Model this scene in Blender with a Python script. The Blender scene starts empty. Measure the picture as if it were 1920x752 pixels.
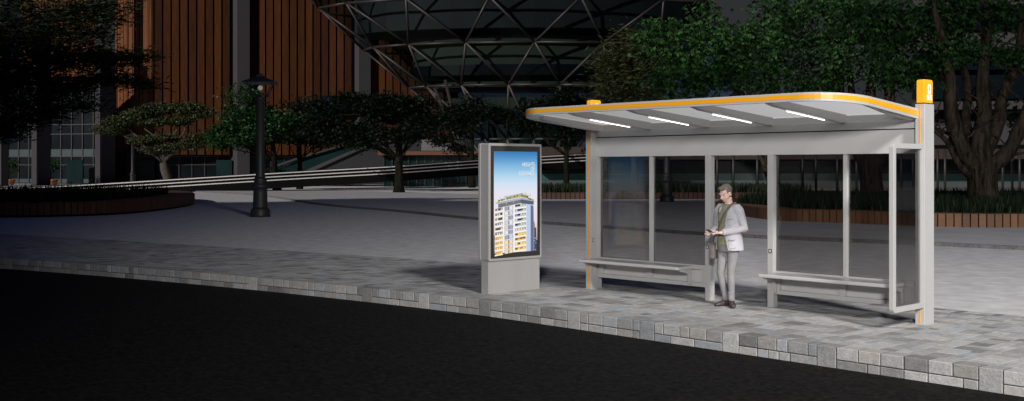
import bpy, bmesh, math, random
import numpy as np
from mathutils import Vector, Matrix
R = math.radians
random.seed(7); rng = np.random.default_rng(7)
sc = bpy.context.scene
COL = sc.collection

# ------------------------------------------------------------------ camera model / survey
F, YH, H, CX = 2060.0, 317.0, 2.0, 960.0
_n = math.hypot(1944, F)
U = Vector((1944/_n, -F/_n, 0)); D = Vector((F/_n, 1944/_n, 0))
def on_ground(px, py, z=0.0):
    s = (H - z) * F / (py - YH)
    return Vector(((px-CX)/F*s, s, z))
def at(px, py, Y):
    return Vector(((px-CX)/F*Y, Y, H-(py-YH)/F*Y))
A = on_ground(1104, 542)
ROT = math.atan2(U.y, U.x)
def loc2w(l, d, z=0.0): return A + U*l + D*d + Vector((0, 0, z))

# ------------------------------------------------------------------ helpers
class MB:
    def __init__(self): self.v = []; self.f = []; self.c = []; self.sm = []
    def add(self, vs, fs, col=None, smooth=False):
        o = len(self.v); self.v.extend([tuple(p) for p in vs])
        for f in fs:
            self.f.append(tuple(i+o for i in f)); self.c.append(col or (1, 1, 1)); self.sm.append(smooth)
        return self
    def box(self, x0, x1, y0, y1, z0, z1, col=None):
        v = [(x0,y0,z0),(x1,y0,z0),(x1,y1,z0),(x0,y1,z0),(x0,y0,z1),(x1,y0,z1),(x1,y1,z1),(x0,y1,z1)]
        return self.add(v, [(0,3,2,1),(4,5,6,7),(0,1,5,4),(1,2,6,5),(2,3,7,6),(3,0,4,7)], col)
    def obox(self, c, ax, ay, az, col=None):      # centre and three half-axis vectors
        c, ax, ay, az = map(Vector, (c, ax, ay, az))
        v = [c+sx*ax+sy*ay+sz*az for sz in (-1,1) for sx, sy in ((-1,-1),(1,-1),(1,1),(-1,1))]
        return self.add(v, [(0,3,2,1),(4,5,6,7),(0,1,5,4),(1,2,6,5),(2,3,7,6),(3,0,4,7)], col)
    def prism(self, poly, z0, z1, col=None):
        n = len(poly)
        g0 = z0 if callable(z0) else (lambda x, y: z0)
        g1 = z1 if callable(z1) else (lambda x, y: z1)
        v = [(x, y, g0(x, y)) for x, y in poly] + [(x, y, g1(x, y)) for x, y in poly]
        f = [tuple(range(n-1, -1, -1)), tuple(range(n, 2*n))] + [(i, (i+1) % n, n+(i+1) % n, n+i) for i in range(n)]
        return self.add(v, f, col)
    def lathe(self, prof, n=16, c=(0,0,0), smooth=True, ph=0.0):
        v = []; f = []
        for r, z in prof:
            for k in range(n):
                a = 2*math.pi*k/n+ph; v.append((c[0]+r*math.cos(a), c[1]+r*math.sin(a), c[2]+z))
        for i in range(len(prof)-1):
            for k in range(n):
                f.append((i*n+k, i*n+(k+1) % n, (i+1)*n+(k+1) % n, (i+1)*n+k))
        f.append(tuple(range(n-1, -1, -1))); f.append(tuple(range((len(prof)-1)*n, len(prof)*n)))
        return self.add(v, f, smooth=smooth)
    def tube(self, pts, rad, n=8, col=None, smooth=True, flat=None):
        pts = [Vector(p) for p in pts]; v = []; f = []
        if not hasattr(rad, '__len__'): rad = [rad]*len(pts)
        up = None
        for i, p in enumerate(pts):
            t = (pts[min(i+1, len(pts)-1)]-pts[max(i-1, 0)]).normalized()
            if up is None:
                up = Vector((0, 0, 1)) if abs(t.z) < .9 else Vector((1, 0, 0))
            s = t.cross(up); s = s.normalized() if s.length > 1e-5 else Vector((1, 0, 0))
            up = s.cross(t).normalized()
            r = rad[i]; ra, rb = r if hasattr(r, '__len__') else (r, r)
            for k in range(n):
                a = 2*math.pi*k/n
                v.append(p+s*(math.cos(a)*ra)+up*(math.sin(a)*rb))
        for i in range(len(pts)-1):
            for k in range(n):
                f.append((i*n+k, i*n+(k+1) % n, (i+1)*n+(k+1) % n, (i+1)*n+k))
        f.append(tuple(range(n-1, -1, -1))); f.append(tuple(range((len(pts)-1)*n, len(pts)*n)))
        return self.add(v, f, col, smooth)
    def sphere(self, c, r, n=12, m=8, col=None, M=None):
        rx, ry, rz = r if hasattr(r, '__len__') else (r, r, r)
        v = [(0, 0, -1)]; f = []
        for i in range(1, m):
            t = math.pi*i/m-math.pi/2
            for k in range(n):
                a = 2*math.pi*k/n; v.append((math.cos(t)*math.cos(a), math.cos(t)*math.sin(a), math.sin(t)))
        v.append((0, 0, 1)); L = len(v)-1
        for k in range(n):
            f.append((0, 1+(k+1) % n, 1+k)); f.append((L, L-n+k, L-n+(k+1) % n))
            for i in range(m-2):
                f.append((1+i*n+k, 1+i*n+(k+1) % n, 1+(i+1)*n+(k+1) % n, 1+(i+1)*n+k))
        out = []
        for p in v:
            q = Vector((p[0]*rx, p[1]*ry, p[2]*rz))
            if M is not None: q = M @ q
            out.append(q+Vector(c))
        return self.add(out, f, col, True)
    def build(self, name, mat, parent=None, colors=False, bevel=0.0, seg=2):
        me = bpy.data.meshes.new(name); me.from_pydata(self.v, [], self.f)
        me.polygons.foreach_set('use_smooth', self.sm)
        if colors:
            at_ = me.color_attributes.new('tone', 'FLOAT_COLOR', 'CORNER'); buf = []
            for f, c in zip(self.f, self.c): buf.extend([*c, 1.0]*len(f))
            at_.data.foreach_set('color', buf)
        me.materials.append(mat); me.update()
        o = bpy.data.objects.new(name, me); COL.objects.link(o)
        if parent: o.parent = parent
        if bevel:
            b = o.modifiers.new('bevel', 'BEVEL'); b.width = bevel; b.segments = seg; b.limit_method = 'ANGLE'; b.angle_limit = R(40)
        return o
def np_mesh(name, verts, quads, mat, parent=None, smooth=False):
    me = bpy.data.meshes.new(name); nv = len(verts); nf = len(quads); k = quads.shape[1]
    me.vertices.add(nv); me.vertices.foreach_set('co', verts.astype(np.float32).ravel())
    me.loops.add(nf*k); me.loops.foreach_set('vertex_index', quads.astype(np.int32).ravel())
    me.polygons.add(nf); me.polygons.foreach_set('loop_start', np.arange(0, nf*k, k, dtype=np.int32))
    me.polygons.foreach_set('loop_total', np.full(nf, k, dtype=np.int32))
    me.update(calc_edges=True); me.materials.append(mat)
    o = bpy.data.objects.new(name, me); COL.objects.link(o)
    if parent: o.parent = parent
    return o
def empty(name, loc=(0,0,0), rz=0.0):
    o = bpy.data.objects.new(name, None); COL.objects.link(o); o.location = loc; o.rotation_euler = (0, 0, rz); o.empty_display_size = .2
    return o
def tag(o, label=None, cat=None, group=None, kind=None):
    if label: o['label'] = label
    if cat: o['category'] = cat
    if group: o['group'] = group
    if kind: o['kind'] = kind
    return o
def copy_tree(o, parent=None):
    c = o.copy(); COL.objects.link(c)
    if parent: c.parent = parent
    for ch in [k for k in bpy.data.objects if k.parent == o]: copy_tree(ch, c)
    return c

# ------------------------------------------------------------------ materials
def nodes(name):
    m = bpy.data.materials.new(name); m.use_nodes = True; nt = m.node_tree
    b = nt.nodes['Principled BSDF']; return m, nt, b
def N(nt, t, **kw):
    n = nt.nodes.new(t)
    for k, v in kw.items():
        if k in n.inputs: n.inputs[k].default_value = v
        else: setattr(n, k, v)
    return n
def c4(c): return (c[0], c[1], c[2], 1.0)
def plain(name, col, rough=.5, metal=0.0, var=.12, scale=6.0, bump=0.0, bscale=60.0, emit=None, estr=0.0, stretch=None, spec=.5):
    m, nt, b = nodes(name)
    tc = N(nt, 'ShaderNodeTexCoord'); src = tc.outputs['Object']
    if stretch:
        mp = N(nt, 'ShaderNodeMapping'); mp.inputs['Scale'].default_value = stretch
        nt.links.new(src, mp.inputs['Vector']); src = mp.outputs['Vector']
    nz = N(nt, 'ShaderNodeTexNoise', Scale=scale, Detail=6.0, Roughness=.6); nt.links.new(src, nz.inputs['Vector'])
    rp = N(nt, 'ShaderNodeMapRange'); rp.inputs[1].default_value = .25; rp.inputs[2].default_value = .75
    rp.inputs[3].default_value = 1-var; rp.inputs[4].default_value = 1+var
    nt.links.new(nz.outputs['Fac'], rp.inputs[0])
    mx = N(nt, 'ShaderNodeVectorMath', operation='SCALE'); mx.inputs[0].default_value = col[:3]
    nt.links.new(rp.outputs[0], mx.inputs['Scale']); nt.links.new(mx.outputs[0], b.inputs['Base Color'])
    rr = N(nt, 'ShaderNodeMapRange'); rr.inputs[3].default_value = max(.02, rough-.08); rr.inputs[4].default_value = min(1, rough+.08)
    nt.links.new(nz.outputs['Fac'], rr.inputs[0]); nt.links.new(rr.outputs[0], b.inputs['Roughness'])
    b.inputs['Metallic'].default_value = metal; b.inputs['Specular IOR Level'].default_value = spec
    if bump:
        n2 = N(nt, 'ShaderNodeTexNoise', Scale=bscale, Detail=4.0); nt.links.new(src, n2.inputs['Vector'])
        bp = N(nt, 'ShaderNodeBump', Strength=bump, Distance=.01); nt.links.new(n2.outputs['Fac'], bp.inputs['Height'])
        nt.links.new(bp.outputs[0], b.inputs['Normal'])
    if emit:
        b.inputs['Emission Color'].default_value = c4(emit); b.inputs['Emission Strength'].default_value = estr
    return m
def toned(name, rough=.85, var=.25, scale=14.0, bump=.3, bscale=90.0, mul=1.0):
    m, nt, b = nodes(name)
    at_ = N(nt, 'ShaderNodeVertexColor', layer_name='tone')
    tc = N(nt, 'ShaderNodeTexCoord')
    nz = N(nt, 'ShaderNodeTexNoise', Scale=scale, Detail=8.0, Roughness=.7); nt.links.new(tc.outputs['Object'], nz.inputs['Vector'])
    n2 = N(nt, 'ShaderNodeTexNoise', Scale=bscale, Detail=3.0); nt.links.new(tc.outputs['Object'], n2.inputs['Vector'])
    ad = N(nt, 'ShaderNodeMath', operation='ADD'); nt.links.new(nz.outputs['Fac'], ad.inputs[0]); nt.links.new(n2.outputs['Fac'], ad.inputs[1])
    rp = N(nt, 'ShaderNodeMapRange'); rp.inputs[1].default_value = .6; rp.inputs[2].default_value = 1.4
    rp.inputs[3].default_value = (1-var)*mul; rp.inputs[4].default_value = (1+var)*mul; nt.links.new(ad.outputs[0], rp.inputs[0])
    mx = N(nt, 'ShaderNodeVectorMath', operation='SCALE'); nt.links.new(at_.outputs['Color'], mx.inputs[0]); nt.links.new(rp.outputs[0], mx.inputs['Scale'])
    nt.links.new(mx.outputs[0], b.inputs['Base Color']); b.inputs['Roughness'].default_value = rough
    bp = N(nt, 'ShaderNodeBump', Strength=bump, Distance=.006); nt.links.new(ad.outputs[0], bp.inputs['Height']); nt.links.new(bp.outputs[0], b.inputs['Normal'])
    return m
def leafmat(name, c0, c1, rough=.5, trans=.25, spec=.35):
    m, nt, b = nodes(name)
    g = N(nt, 'ShaderNodeNewGeometry')
    rp = N(nt, 'ShaderNodeValToRGB'); e = rp.color_ramp.elements
    e[0].color = c4(c0); e[1].color = c4(c1)
    nt.links.new(g.outputs['Random Per Island'], rp.inputs[0]); nt.links.new(rp.outputs[0], b.inputs['Base Color'])
    b.inputs['Roughness'].default_value = rough; b.inputs['Specular IOR Level'].default_value = spec
    tr = N(nt, 'ShaderNodeBsdfTranslucent'); nt.links.new(rp.outputs[0], tr.inputs['Color'])
    mx = N(nt, 'ShaderNodeMixShader', Fac=trans); out = nt.nodes['Material Output']
    nt.links.new(b.outputs[0], mx.inputs[1]); nt.links.new(tr.outputs[0], mx.inputs[2]); nt.links.new(mx.outputs[0], out.inputs['Surface'])
    return m
def glass(name, tint=.45, refl=.08, rough=.03, body=None, bodyfac=0.0, col=None):
    m, nt, b = nodes(name); out = nt.nodes['Material Output']; nt.nodes.remove(b)
    t = N(nt, 'ShaderNodeBsdfTransparent'); t.inputs['Color'].default_value = c4(col) if col else (tint, tint, tint, 1)
    g = N(nt, 'ShaderNodeBsdfGlossy', Roughness=rough); g.inputs['Color'].default_value = (1, 1, 1, 1)
    base = t.outputs[0]
    if body:
        d = N(nt, 'ShaderNodeBsdfDiffuse'); d.inputs['Color'].default_value = c4(body)
        m0 = N(nt, 'ShaderNodeMixShader', Fac=bodyfac); nt.links.new(base, m0.inputs[1]); nt.links.new(d.outputs[0], m0.inputs[2]); base = m0.outputs[0]
    lw = N(nt, 'ShaderNodeLayerWeight', Blend=.5)
    pw = N(nt, 'ShaderNodeMath', operation='POWER'); pw.inputs[1].default_value = 5.0; nt.links.new(lw.outputs['Facing'], pw.inputs[0])
    ma = N(nt, 'ShaderNodeMath', operation='MULTIPLY_ADD'); ma.inputs[1].default_value = min(.6, refl*12); ma.inputs[2].default_value = refl; ma.use_clamp = True
    nt.links.new(pw.outputs[0], ma.inputs[0])
    mx = N(nt, 'ShaderNodeMixShader'); nt.links.new(ma.outputs[0], mx.inputs[0]); nt.links.new(base, mx.inputs[1]); nt.links.new(g.outputs[0], mx.inputs[2])
    nt.links.new(mx.outputs[0], out.inputs['Surface']); return m
def emitmat(name, col, s, tone=False):
    m, nt, b = nodes(name); out = nt.nodes['Material Output']; nt.nodes.remove(b)
    e = N(nt, 'ShaderNodeEmission', Strength=s); e.inputs['Color'].default_value = c4(col)
    if tone:
        a = N(nt, 'ShaderNodeVertexColor', layer_name='tone'); nt.links.new(a.outputs['Color'], e.inputs['Color'])
    nt.links.new(e.outputs[0], out.inputs['Surface']); return m

M = {}
M['paint'] = plain('light_grey_paint', (.44,.437,.43), .38, var=.035, scale=3.0, bump=.02, bscale=220)
M['panel'] = plain('light_grey_panel', (.50,.495,.485), .34, var=.04, scale=2.0, bump=.02, bscale=200)
M['totem'] = plain('brushed_silver_paint', (.43,.42,.41), .34, metal=.25, var=.05, scale=2.5, stretch=(1,1,.2))
M['orange'] = plain('orange_stripe', (.85,.37,.012), .35, var=.02)
M['sign'] = plain('backlit_orange_sign', (.85,.36,.012), .4, var=.02, emit=(1.0,.45,.02), estr=.26)
M['white'] = plain('white_vinyl', (.85,.85,.85), .4, var=.01, emit=(1,1,1), estr=.35)
M['button'] = plain('white_button', (.6,.6,.6), .5, var=.02)
M['plate'] = plain('grey_button_plate', (.10,.10,.10), .5)
M['rubber'] = plain('dark_gasket', (.02,.02,.02), .5)
M['tube'] = emitmat('white_tube_light', (1,.98,.95), 5.0)
M['glass'] = glass('grey_tinted_glass', refl=.045, rough=.10, col=(.66,.655,.65))
M['sideglass'] = glass('clear_grey_glass', refl=.05, rough=.04, col=(.74,.735,.73))
def frosted():
    m, nt, b = nodes('frosted_canopy_panel'); out = nt.nodes['Material Output']; b.inputs['Base Color'].default_value = (.55,.55,.55,1); b.inputs['Roughness'].default_value = .3
    t = N(nt, 'ShaderNodeBsdfTranslucent'); t.inputs['Color'].default_value = (.95,.95,.95,1)
    p = N(nt, 'ShaderNodeBsdfTransparent'); p.inputs['Color'].default_value = (.8,.8,.8,1)
    m1 = N(nt, 'ShaderNodeMixShader', Fac=.85); nt.links.new(b.outputs[0], m1.inputs[1]); nt.links.new(t.outputs[0], m1.inputs[2])
    m2 = N(nt, 'ShaderNodeMixShader', Fac=.12); nt.links.new(m1.outputs[0], m2.inputs[1]); nt.links.new(p.outputs[0], m2.inputs[2])
    nt.links.new(m2.outputs[0], out.inputs['Surface']); return m
M['roofglass'] = frosted()
M['bezel'] = plain('black_bezel', (.035,.031,.028), .3, var=.05)
M['screen'] = emitmat('lit_screen_image', (1,1,1), 1.0, True)
M['asphalt'] = plain('dark_asphalt', (.0145,.0138,.0134), .95, var=1.0, scale=16, bump=.9, bscale=120, spec=.06)
M['paver'] = toned('stone_pavers', .85, .5, 12, .4, 70)
M['kerb'] = toned('kerb_blocks', .9, .4, 13, .6, 60, .93)
M['joint'] = plain('dark_joint_sand', (.035,.033,.03), .95, var=.4, scale=40)
M['plaza'] = plain('plaza_concrete', (.60,.59,.595), .85, var=.24, scale=2.6, bump=.25, bscale=30)
M['plaza2'] = plain('upper_plaza_concrete', (.48,.475,.485), .85, var=.14, scale=.8, bump=.25, bscale=25)
M['riser'] = plain('dark_granite_step', (.14,.137,.135), .9, var=.5, scale=9, bump=.4)
M['forecourt'] = plain('pale_forecourt_stone', (.78,.77,.76), .8, var=.08, scale=.6)
M['iron'] = plain('black_cast_iron', (.022,.023,.024), .5, var=.25, scale=8, bump=.1)
M['globe'] = emitmat('dim_lamp_globe', (.9,.88,.86), .22)
M['slat'] = toned('timber_planks', .7, .3, 5, .2, 30)
M['soil'] = plain('dark_soil', (.012,.011,.008), .95, var=.4)
M['grass'] = leafmat('grass_blades', (.002,.008,.0015), (.010,.029,.0045), .6, .3)
def barkmat(name, c0, c1, sc_=1.6):
    m, nt, b = nodes(name); tc = N(nt, 'ShaderNodeTexCoord'); mp = N(nt, 'ShaderNodeMapping'); mp.inputs['Scale'].default_value = (3.2, 3.2, .55)
    nt.links.new(tc.outputs['Object'], mp.inputs['Vector'])
    nz = N(nt, 'ShaderNodeTexNoise', Scale=sc_, Detail=7.0, Roughness=.75, Distortion=.6); nt.links.new(mp.outputs[0], nz.inputs['Vector'])
    rp = N(nt, 'ShaderNodeValToRGB'); rp.color_ramp.elements[0].position = .38; rp.color_ramp.elements[1].position = .62
    rp.color_ramp.elements[0].color = c4(c0); rp.color_ramp.elements[1].color = c4(c1); nt.links.new(nz.outputs['Fac'], rp.inputs[0])
    nt.links.new(rp.outputs[0], b.inputs['Base Color']); b.inputs['Roughness'].default_value = .95; b.inputs['Specular IOR Level'].default_value = .1
    bp = N(nt, 'ShaderNodeBump', Strength=1.0, Distance=.12); nt.links.new(nz.outputs['Fac'], bp.inputs['Height']); nt.links.new(bp.outputs[0], b.inputs['Normal']); return m
M['bark'] = barkmat('rough_bark', (.010,.007,.005), (.085,.066,.05))
M['dark_bark'] = barkmat('dark_bark', (.004,.004,.003), (.02,.02,.012), 1.2)
M['bark_light'] = plain('pale_bark', (.075,.06,.048), .9, var=.5, scale=4, bump=.8, bscale=12, stretch=(2,2,.6))
M['maple'] = leafmat('maple_leaves', (.001,.005,.0015), (.06,.155,.042), .42, .10, .5)  # near-black to bright spread puts self-shadow and lit tips into leaf colour
M['pine'] = leafmat('dark_needles', (.008,.014,.006), (.03,.045,.016), .6, .15, .2)
M['bush'] = leafmat('brownish_needles', (.014,.02,.006), (.05,.055,.018), .6, .15, .2)
M['olive'] = leafmat('olive_leaves', (.008,.014,.005), (.10,.125,.045), .55, .2, .3)
M['green'] = leafmat('deep_green_leaves', (.002,.010,.003), (.025,.095,.015), .5, .2, .3)
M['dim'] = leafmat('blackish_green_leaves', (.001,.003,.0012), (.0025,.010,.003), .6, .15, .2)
M['concrete'] = plain('grey_concrete', (.05,.045,.049), .85, var=.1, scale=.4, bump=.1)
M['darkconcrete'] = plain('dark_concrete', (.022,.022,.026), .85, var=.15, scale=.5)
M['teal'] = plain('teal_glazing', (.006,.022,.022), .3, var=.3, scale=.3, spec=.2)
M['blueglass'] = plain('dark_blue_glazing', (.003,.007,.010), .3, var=.5, scale=.35, spec=.2)
M['spandrel'] = plain('teal_spandrel', (.028,.05,.052), .5, var=.15, scale=.5)
M['mullion'] = plain('bronze_mullion', (.028,.024,.022), .5)
M['strut'] = plain('brown_steel_strut', (.03,.025,.024), .5, var=.15)
M['domeglass'] = glass('dark_dome_glass', refl=.008, rough=.15, col=(.55,.62,.60))
M['slab'] = plain('pale_green_slab', (.034,.045,.039), .8, var=.15, scale=.2)
M['darkwall'] = plain('dark_core_wall', (.006,.009,.014), .7, var=.4, scale=.3)
M['rail'] = plain('white_rail', (.62,.60,.58), .6, var=.1)
M['black'] = plain('black_ramp_cladding', (.004,.004,.004), .9, var=.1, spec=.1)
M['terracotta'] = plain('terracotta', (.45,.15,.05), .8, var=.15)
M['red'] = plain('red_fabric', (.5,.09,.05), .8, var=.2)
M['whitewall'] = plain('white_wall_panel', (.17,.165,.17), .8, var=.05)

def woodmat():
    m, nt, b = nodes('cedar_cladding')
    at_ = N(nt, 'ShaderNodeVertexColor', layer_name='tone'); tc = N(nt, 'ShaderNodeTexCoord')
    mp = N(nt, 'ShaderNodeMapping'); mp.inputs['Scale'].default_value = (1.6, 1.6, .10)
    nt.links.new(tc.outputs['Object'], mp.inputs['Vector'])
    nz = N(nt, 'ShaderNodeTexNoise', Scale=2.2, Detail=8.0, Roughness=.65, Distortion=1.2); nt.links.new(mp.outputs[0], nz.inputs['Vector'])
    rp = N(nt, 'ShaderNodeMapRange'); rp.inputs[1].default_value = .3; rp.inputs[2].default_value = .7; rp.inputs[3].default_value = .55; rp.inputs[4].default_value = 1.3
    nt.links.new(nz.outputs['Fac'], rp.inputs[0])
    mx = N(nt, 'ShaderNodeVectorMath', operation='SCALE'); nt.links.new(at_.outputs['Color'], mx.inputs[0]); nt.links.new(rp.outputs[0], mx.inputs['Scale'])
    nt.links.new(mx.outputs[0], b.inputs['Base Color']); b.inputs['Roughness'].default_value = .8; b.inputs['Specular IOR Level'].default_value = .1
    return m
M['wood'] = woodmat()

# ------------------------------------------------------------------ ground: road, kerb, pavement, plaza
def K(l):                                    # front edge of the pavement (shelter axes)
    if l >= 0: return -2.33 - .0022*l*l
    t = min(-l, 30); r = -2.33 - .08*t - .0085*t*t
    return r if -l <= 30 else r - (-l-30)*.59
def B(l):                                    # back edge of the pavement
    if l >= -6: return 1.80
    t = min(-6-l, 26); r = 1.80 - .165*t - .0024*t*t
    return r if -6-l <= 26 else r - (-6-l-26)*.29
RZ = -.232
ls = [-90, -75, -60] + list(np.arange(-48, 14.01, .5)) + [18, 24, 40, 70]
def sheet(name, lo, hi, z, mat, sub=1):
    mb = MB(); v = []; f = []
    for l in ls:
        a, b = lo(l), hi(l)
        for k in range(sub+1):
            v.append((l, a+(b-a)*k/sub, z))
    n = sub+1
    for i in range(len(ls)-1):
        for k in range(sub): f.append((i*n+k, (i+1)*n+k, (i+1)*n+k+1, i*n+k+1))
    mb.add(v, f); o = mb.build(name, mat); o.location = A; o.rotation_euler = (0, 0, ROT); return o
o = sheet('road', lambda l: K(l)-60, lambda l: K(l)+.25, RZ, M['asphalt'], 4); tag(o, kind='structure')
o = sheet('paving_bed', lambda l: K(l)+.05, B, -.012, M['joint']); o.name = 'pavement_bed'; tag(o, kind='structure')

def stone():
    k = random.random(); g = random.uniform(.29, .46)
    if k < .20: c = (g*.92, g*.955, g*1.0)
    elif k < .34: c = (g*1.0, g*.955, g*.90)
    elif k < .48: g *= .62; c = (g*1.0, g*.985, g*.97)
    else: c = (g*1.0, g*.99, g*.97)
    return c
GAP = .0045
# kerb: two courses of blocks with tall ones in between
kb = MB(); l = -62.0; kk = 0
def kblock(l0, l1, z0, z1, col):
    for a, b in ((l0, l1),):
        p0 = Vector((a+GAP, K(a+GAP), 0)); p1 = Vector((b-GAP, K(b-GAP), 0)); t = (p1-p0).normalized(); nn = Vector((-t.y, t.x, 0))*.24
        j = random.uniform(-.003, .003); q = Vector((-t.y, t.x, 0))*j; e = .007
        p0 = p0+q; p1 = p1+q; tt = t*e; ne = nn.normalized()*e
        v = [p0+ne, p1+ne, p1+nn, p0+nn]
        lo = [(p.x, p.y, z0) for p in v]; 
        fr = [(p0+tt+Vector((0,0,z0+e))), (p1-tt+Vector((0,0,z0+e))), (p1-tt+Vector((0,0,z1-e))), (p0+tt+Vector((0,0,z1-e)))]
        ri = [(p0+ne+Vector((0,0,z0))), (p1+ne+Vector((0,0,z0))), (p1+ne+Vector((0,0,z1-.0))), (p0+ne+Vector((0,0,z1-.0)))]
        top = [ri[3], ri[2], p1+nn+Vector((0,0,z1)), p0+nn+Vector((0,0,z1))]
        vs = fr+ri+top[2:]
        kb.add(vs, [(0,1,2,3),(0,4,5,1),(1,5,6,2),(2,6,7,3),(3,7,4,0),(7,6,8,9)], col)
rnd = random.Random(11)
while l < 13.5:
    tall = (kk % 8 == 0)
    w = rnd.choice([.25, .25, .24, .25]) if not tall else .25
    if tall:
        kblock(l, l+w, RZ-.02, -.0, stone()); l += w
    else:
        n = rnd.choice([3, 4, 5]); W = .27*n; zs = -.138
        x = l
        while x < l+W-.01:
            ww = rnd.choice([.27, .27, .27, .15]); ww = min(ww, l+W-x)
            if l+W-x-ww < .06: ww = l+W-x
            kblock(x, x+ww, zs+GAP, 0, stone()); x += ww
        x = l
        while x < l+W-.01:
            ww = rnd.choice([.27, .27, .38, .15]); ww = min(ww, l+W-x)
            if l+W-x-ww < .06: ww = l+W-x
            kblock(x, x+ww, RZ-.02, zs-GAP, stone()); x += ww
        l += W; kk += n-1; kk = kk if rnd.random() < .5 else kk//8*8+7
    kk += 1
o = kb.build('kerb', M['kerb'], colors=True); o.location = A; o.rotation_euler = (0, 0, ROT); tag(o, kind='structure')
bk = MB(); v = []; f = []
for i, l in enumerate(ls): v += [(l, K(l)+.012, RZ-.05), (l, K(l)+.012, -.006), (l, K(l)+.06, -.0125)]
for i in range(len(ls)-1): f += [(3*i, 3*i+3, 3*i+4, 3*i+1), (3*i+1, 3*i+4, 3*i+5, 3*i+2)]
bk.add(v, f); o = bk.build('kerb_mortar', M['joint']); o.location = A; o.rotation_euler = (0, 0, ROT); tag(o, kind='structure')
# pavers, random ashlar, courses across the pavement
pv = MB(); l = -62.0
def paver(l0, l1, d0, d1, sh0, sh1, col):
    e = .0018; z = random.uniform(-.0012, .0012)
    xs = ((l0+GAP*.7, d0+sh0+GAP*.7), (l1-GAP*.7, d0+sh1+GAP*.7), (l1-GAP*.7, d1+sh1-GAP*.7), (l0+GAP*.7, d1+sh0-GAP*.7))
    cx = (l0+l1)/2; cy = (d0+d1)/2+(sh0+sh1)/2
    top = [(x+(e if x < cx else -e), y+(e if y < cy else -e), z) for x, y in xs]
    low = [(x, y, -.010) for x, y in xs]
    pv.add(low+top, [(4,5,6,7),(0,1,5,4),(1,2,6,5),(2,3,7,6),(3,0,4,7)], col)
while l < 13.5:
    w = random.choice([.25, .25, .19, .125, .31]) if l > -26 else .42
    l1 = l+w; s0 = K(l); s1 = K(l1); sb0 = B(l); sb1 = B(l1)
    d = .25; end = min(sb0-s0, sb1-s1)
    while d < end-.02:
        dd = random.choice([.125, .19, .25, .25, .31]) if l > -26 else random.choice([.4, .55, .7])
        if end-d-dd < .12: dd = end-d
        paver(l, l1, d, d+dd, s0, s1, stone()); d += dd
    l = l1
o = pv.build('pavement', M['paver'], colors=True); o.location = A; o.rotation_euler = (0, 0, ROT); tag(o, kind='structure')

# the plaza in two levels with a low dark step between them
step_px = [(-420,352.5),(0,353.5),(310,358),(380,360.5),(480,367),(600,384.5),(740,397),(900,413),(1020,420.5),(1100,426),(1330,442),(1500,450.5),(1740,460.5),(1920,469)]
sp = [on_ground(*p) for p in step_px]
_d = (sp[-1]-sp[-3]).normalized(); sp.append(sp[-1]+_d*8); sp.append(sp[-1]+_d*16); sp.append(sp[-1]+_d*30)
def cr(pts, n=8):
    out = []
    for i in range(len(pts)-1):
        p0 = pts[max(i-1,0)]; p1 = pts[i]; p2 = pts[i+1]; p3 = pts[min(i+2,len(pts)-1)]
        for k in range(n):
            t = k/n; out.append(.5*((2*p1)+(p2-p0)*t+(2*p0-5*p1+4*p2-p3)*t*t+(3*p1-p0-3*p2+p3)*t**3))
    out.append(pts[-1]); return out
sps = cr(sp, 6)
mb = MB(); v = []; f = []                     # lower plaza: from the back of the pavement, under the step
L2 = list(np.linspace(-90, 70, 60))
for l in L2:
    p = loc2w(l, B(l)-.01); q = loc2w(l, B(l)+12); v += [(p.x, p.y, -.004), (q.x, q.y, -.004)]
for i in range(len(L2)-1): f.append((2*i, 2*i+2, 2*i+3, 2*i+1))
# big lower sheet
mb.add(v, f)
far = [loc2w(l, B(l)+12) for l in L2]
v = []; f = []
for p in far:
    q = p+Vector((p.x*.6, 120, 0)); v += [(p.x, p.y, -.004), (q.x, q.y, -.004)]
for i in range(len(far)-1): f.append((2*i, 2*i+2, 2*i+3, 2*i+1))
mb.add(v, f); o = mb.build('plaza', M['plaza']); tag(o, kind='structure')
SZ = .09
mb = MB(); v = []; f = []
for p in sps:
    s = 1.0
    v += [(p.x, p.y, SZ), (p.x*3, p.y+110, SZ), (p.x*14, 900, SZ)]
for i in range(len(sps)-1): f += [(3*i, 3*i+3, 3*i+4, 3*i+1), (3*i+1, 3*i+4, 3*i+5, 3*i+2)]
mb.add(v, f); o = mb.build('upper_plaza', M['plaza2']); tag(o, kind='structure')
mb = MB(); v = []; f = []
for i, p in enumerate(sps):
    t = (sps[min(i+1,len(sps)-1)]-sps[max(i-1,0)]).normalized(); nn = Vector((-t.y, t.x, 0))
    if nn.y < 0: nn = -nn
    a = p-nn*.02; b = p+nn*.14
    v += [(a.x,a.y,-.006),(a.x,a.y,SZ+.004),(b.x,b.y,SZ+.004)]
for i in range(len(sps)-1): f += [(3*i,3*i+3,3*i+4,3*i+1),(3*i+1,3*i+4,3*i+5,3*i+2)]
mb.add(v, f); o = mb.build('plaza_step', M['riser']); tag(o, kind='structure')
# pale forecourt in front of the far buildings
fp = [at(x, 0, 1) for x in (380,)]
fpts = [on_ground(px, py, SZ) for px, py in ((395,357.2),(560,357.6),(700,358.8),(860,363.5),(1010,366.5))]
mb = MB(); v = []; f = []
for p in fpts: v += [(p.x,p.y,SZ+.005),(p.x*1.75,p.y+75,SZ+.005)]
for i in range(len(fpts)-1): f.append((2*i,2*i+2,2*i+3,2*i+1))
mb.add(v, f); o = mb.build('forecourt', M['forecourt']); tag(o, kind='structure')

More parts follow.
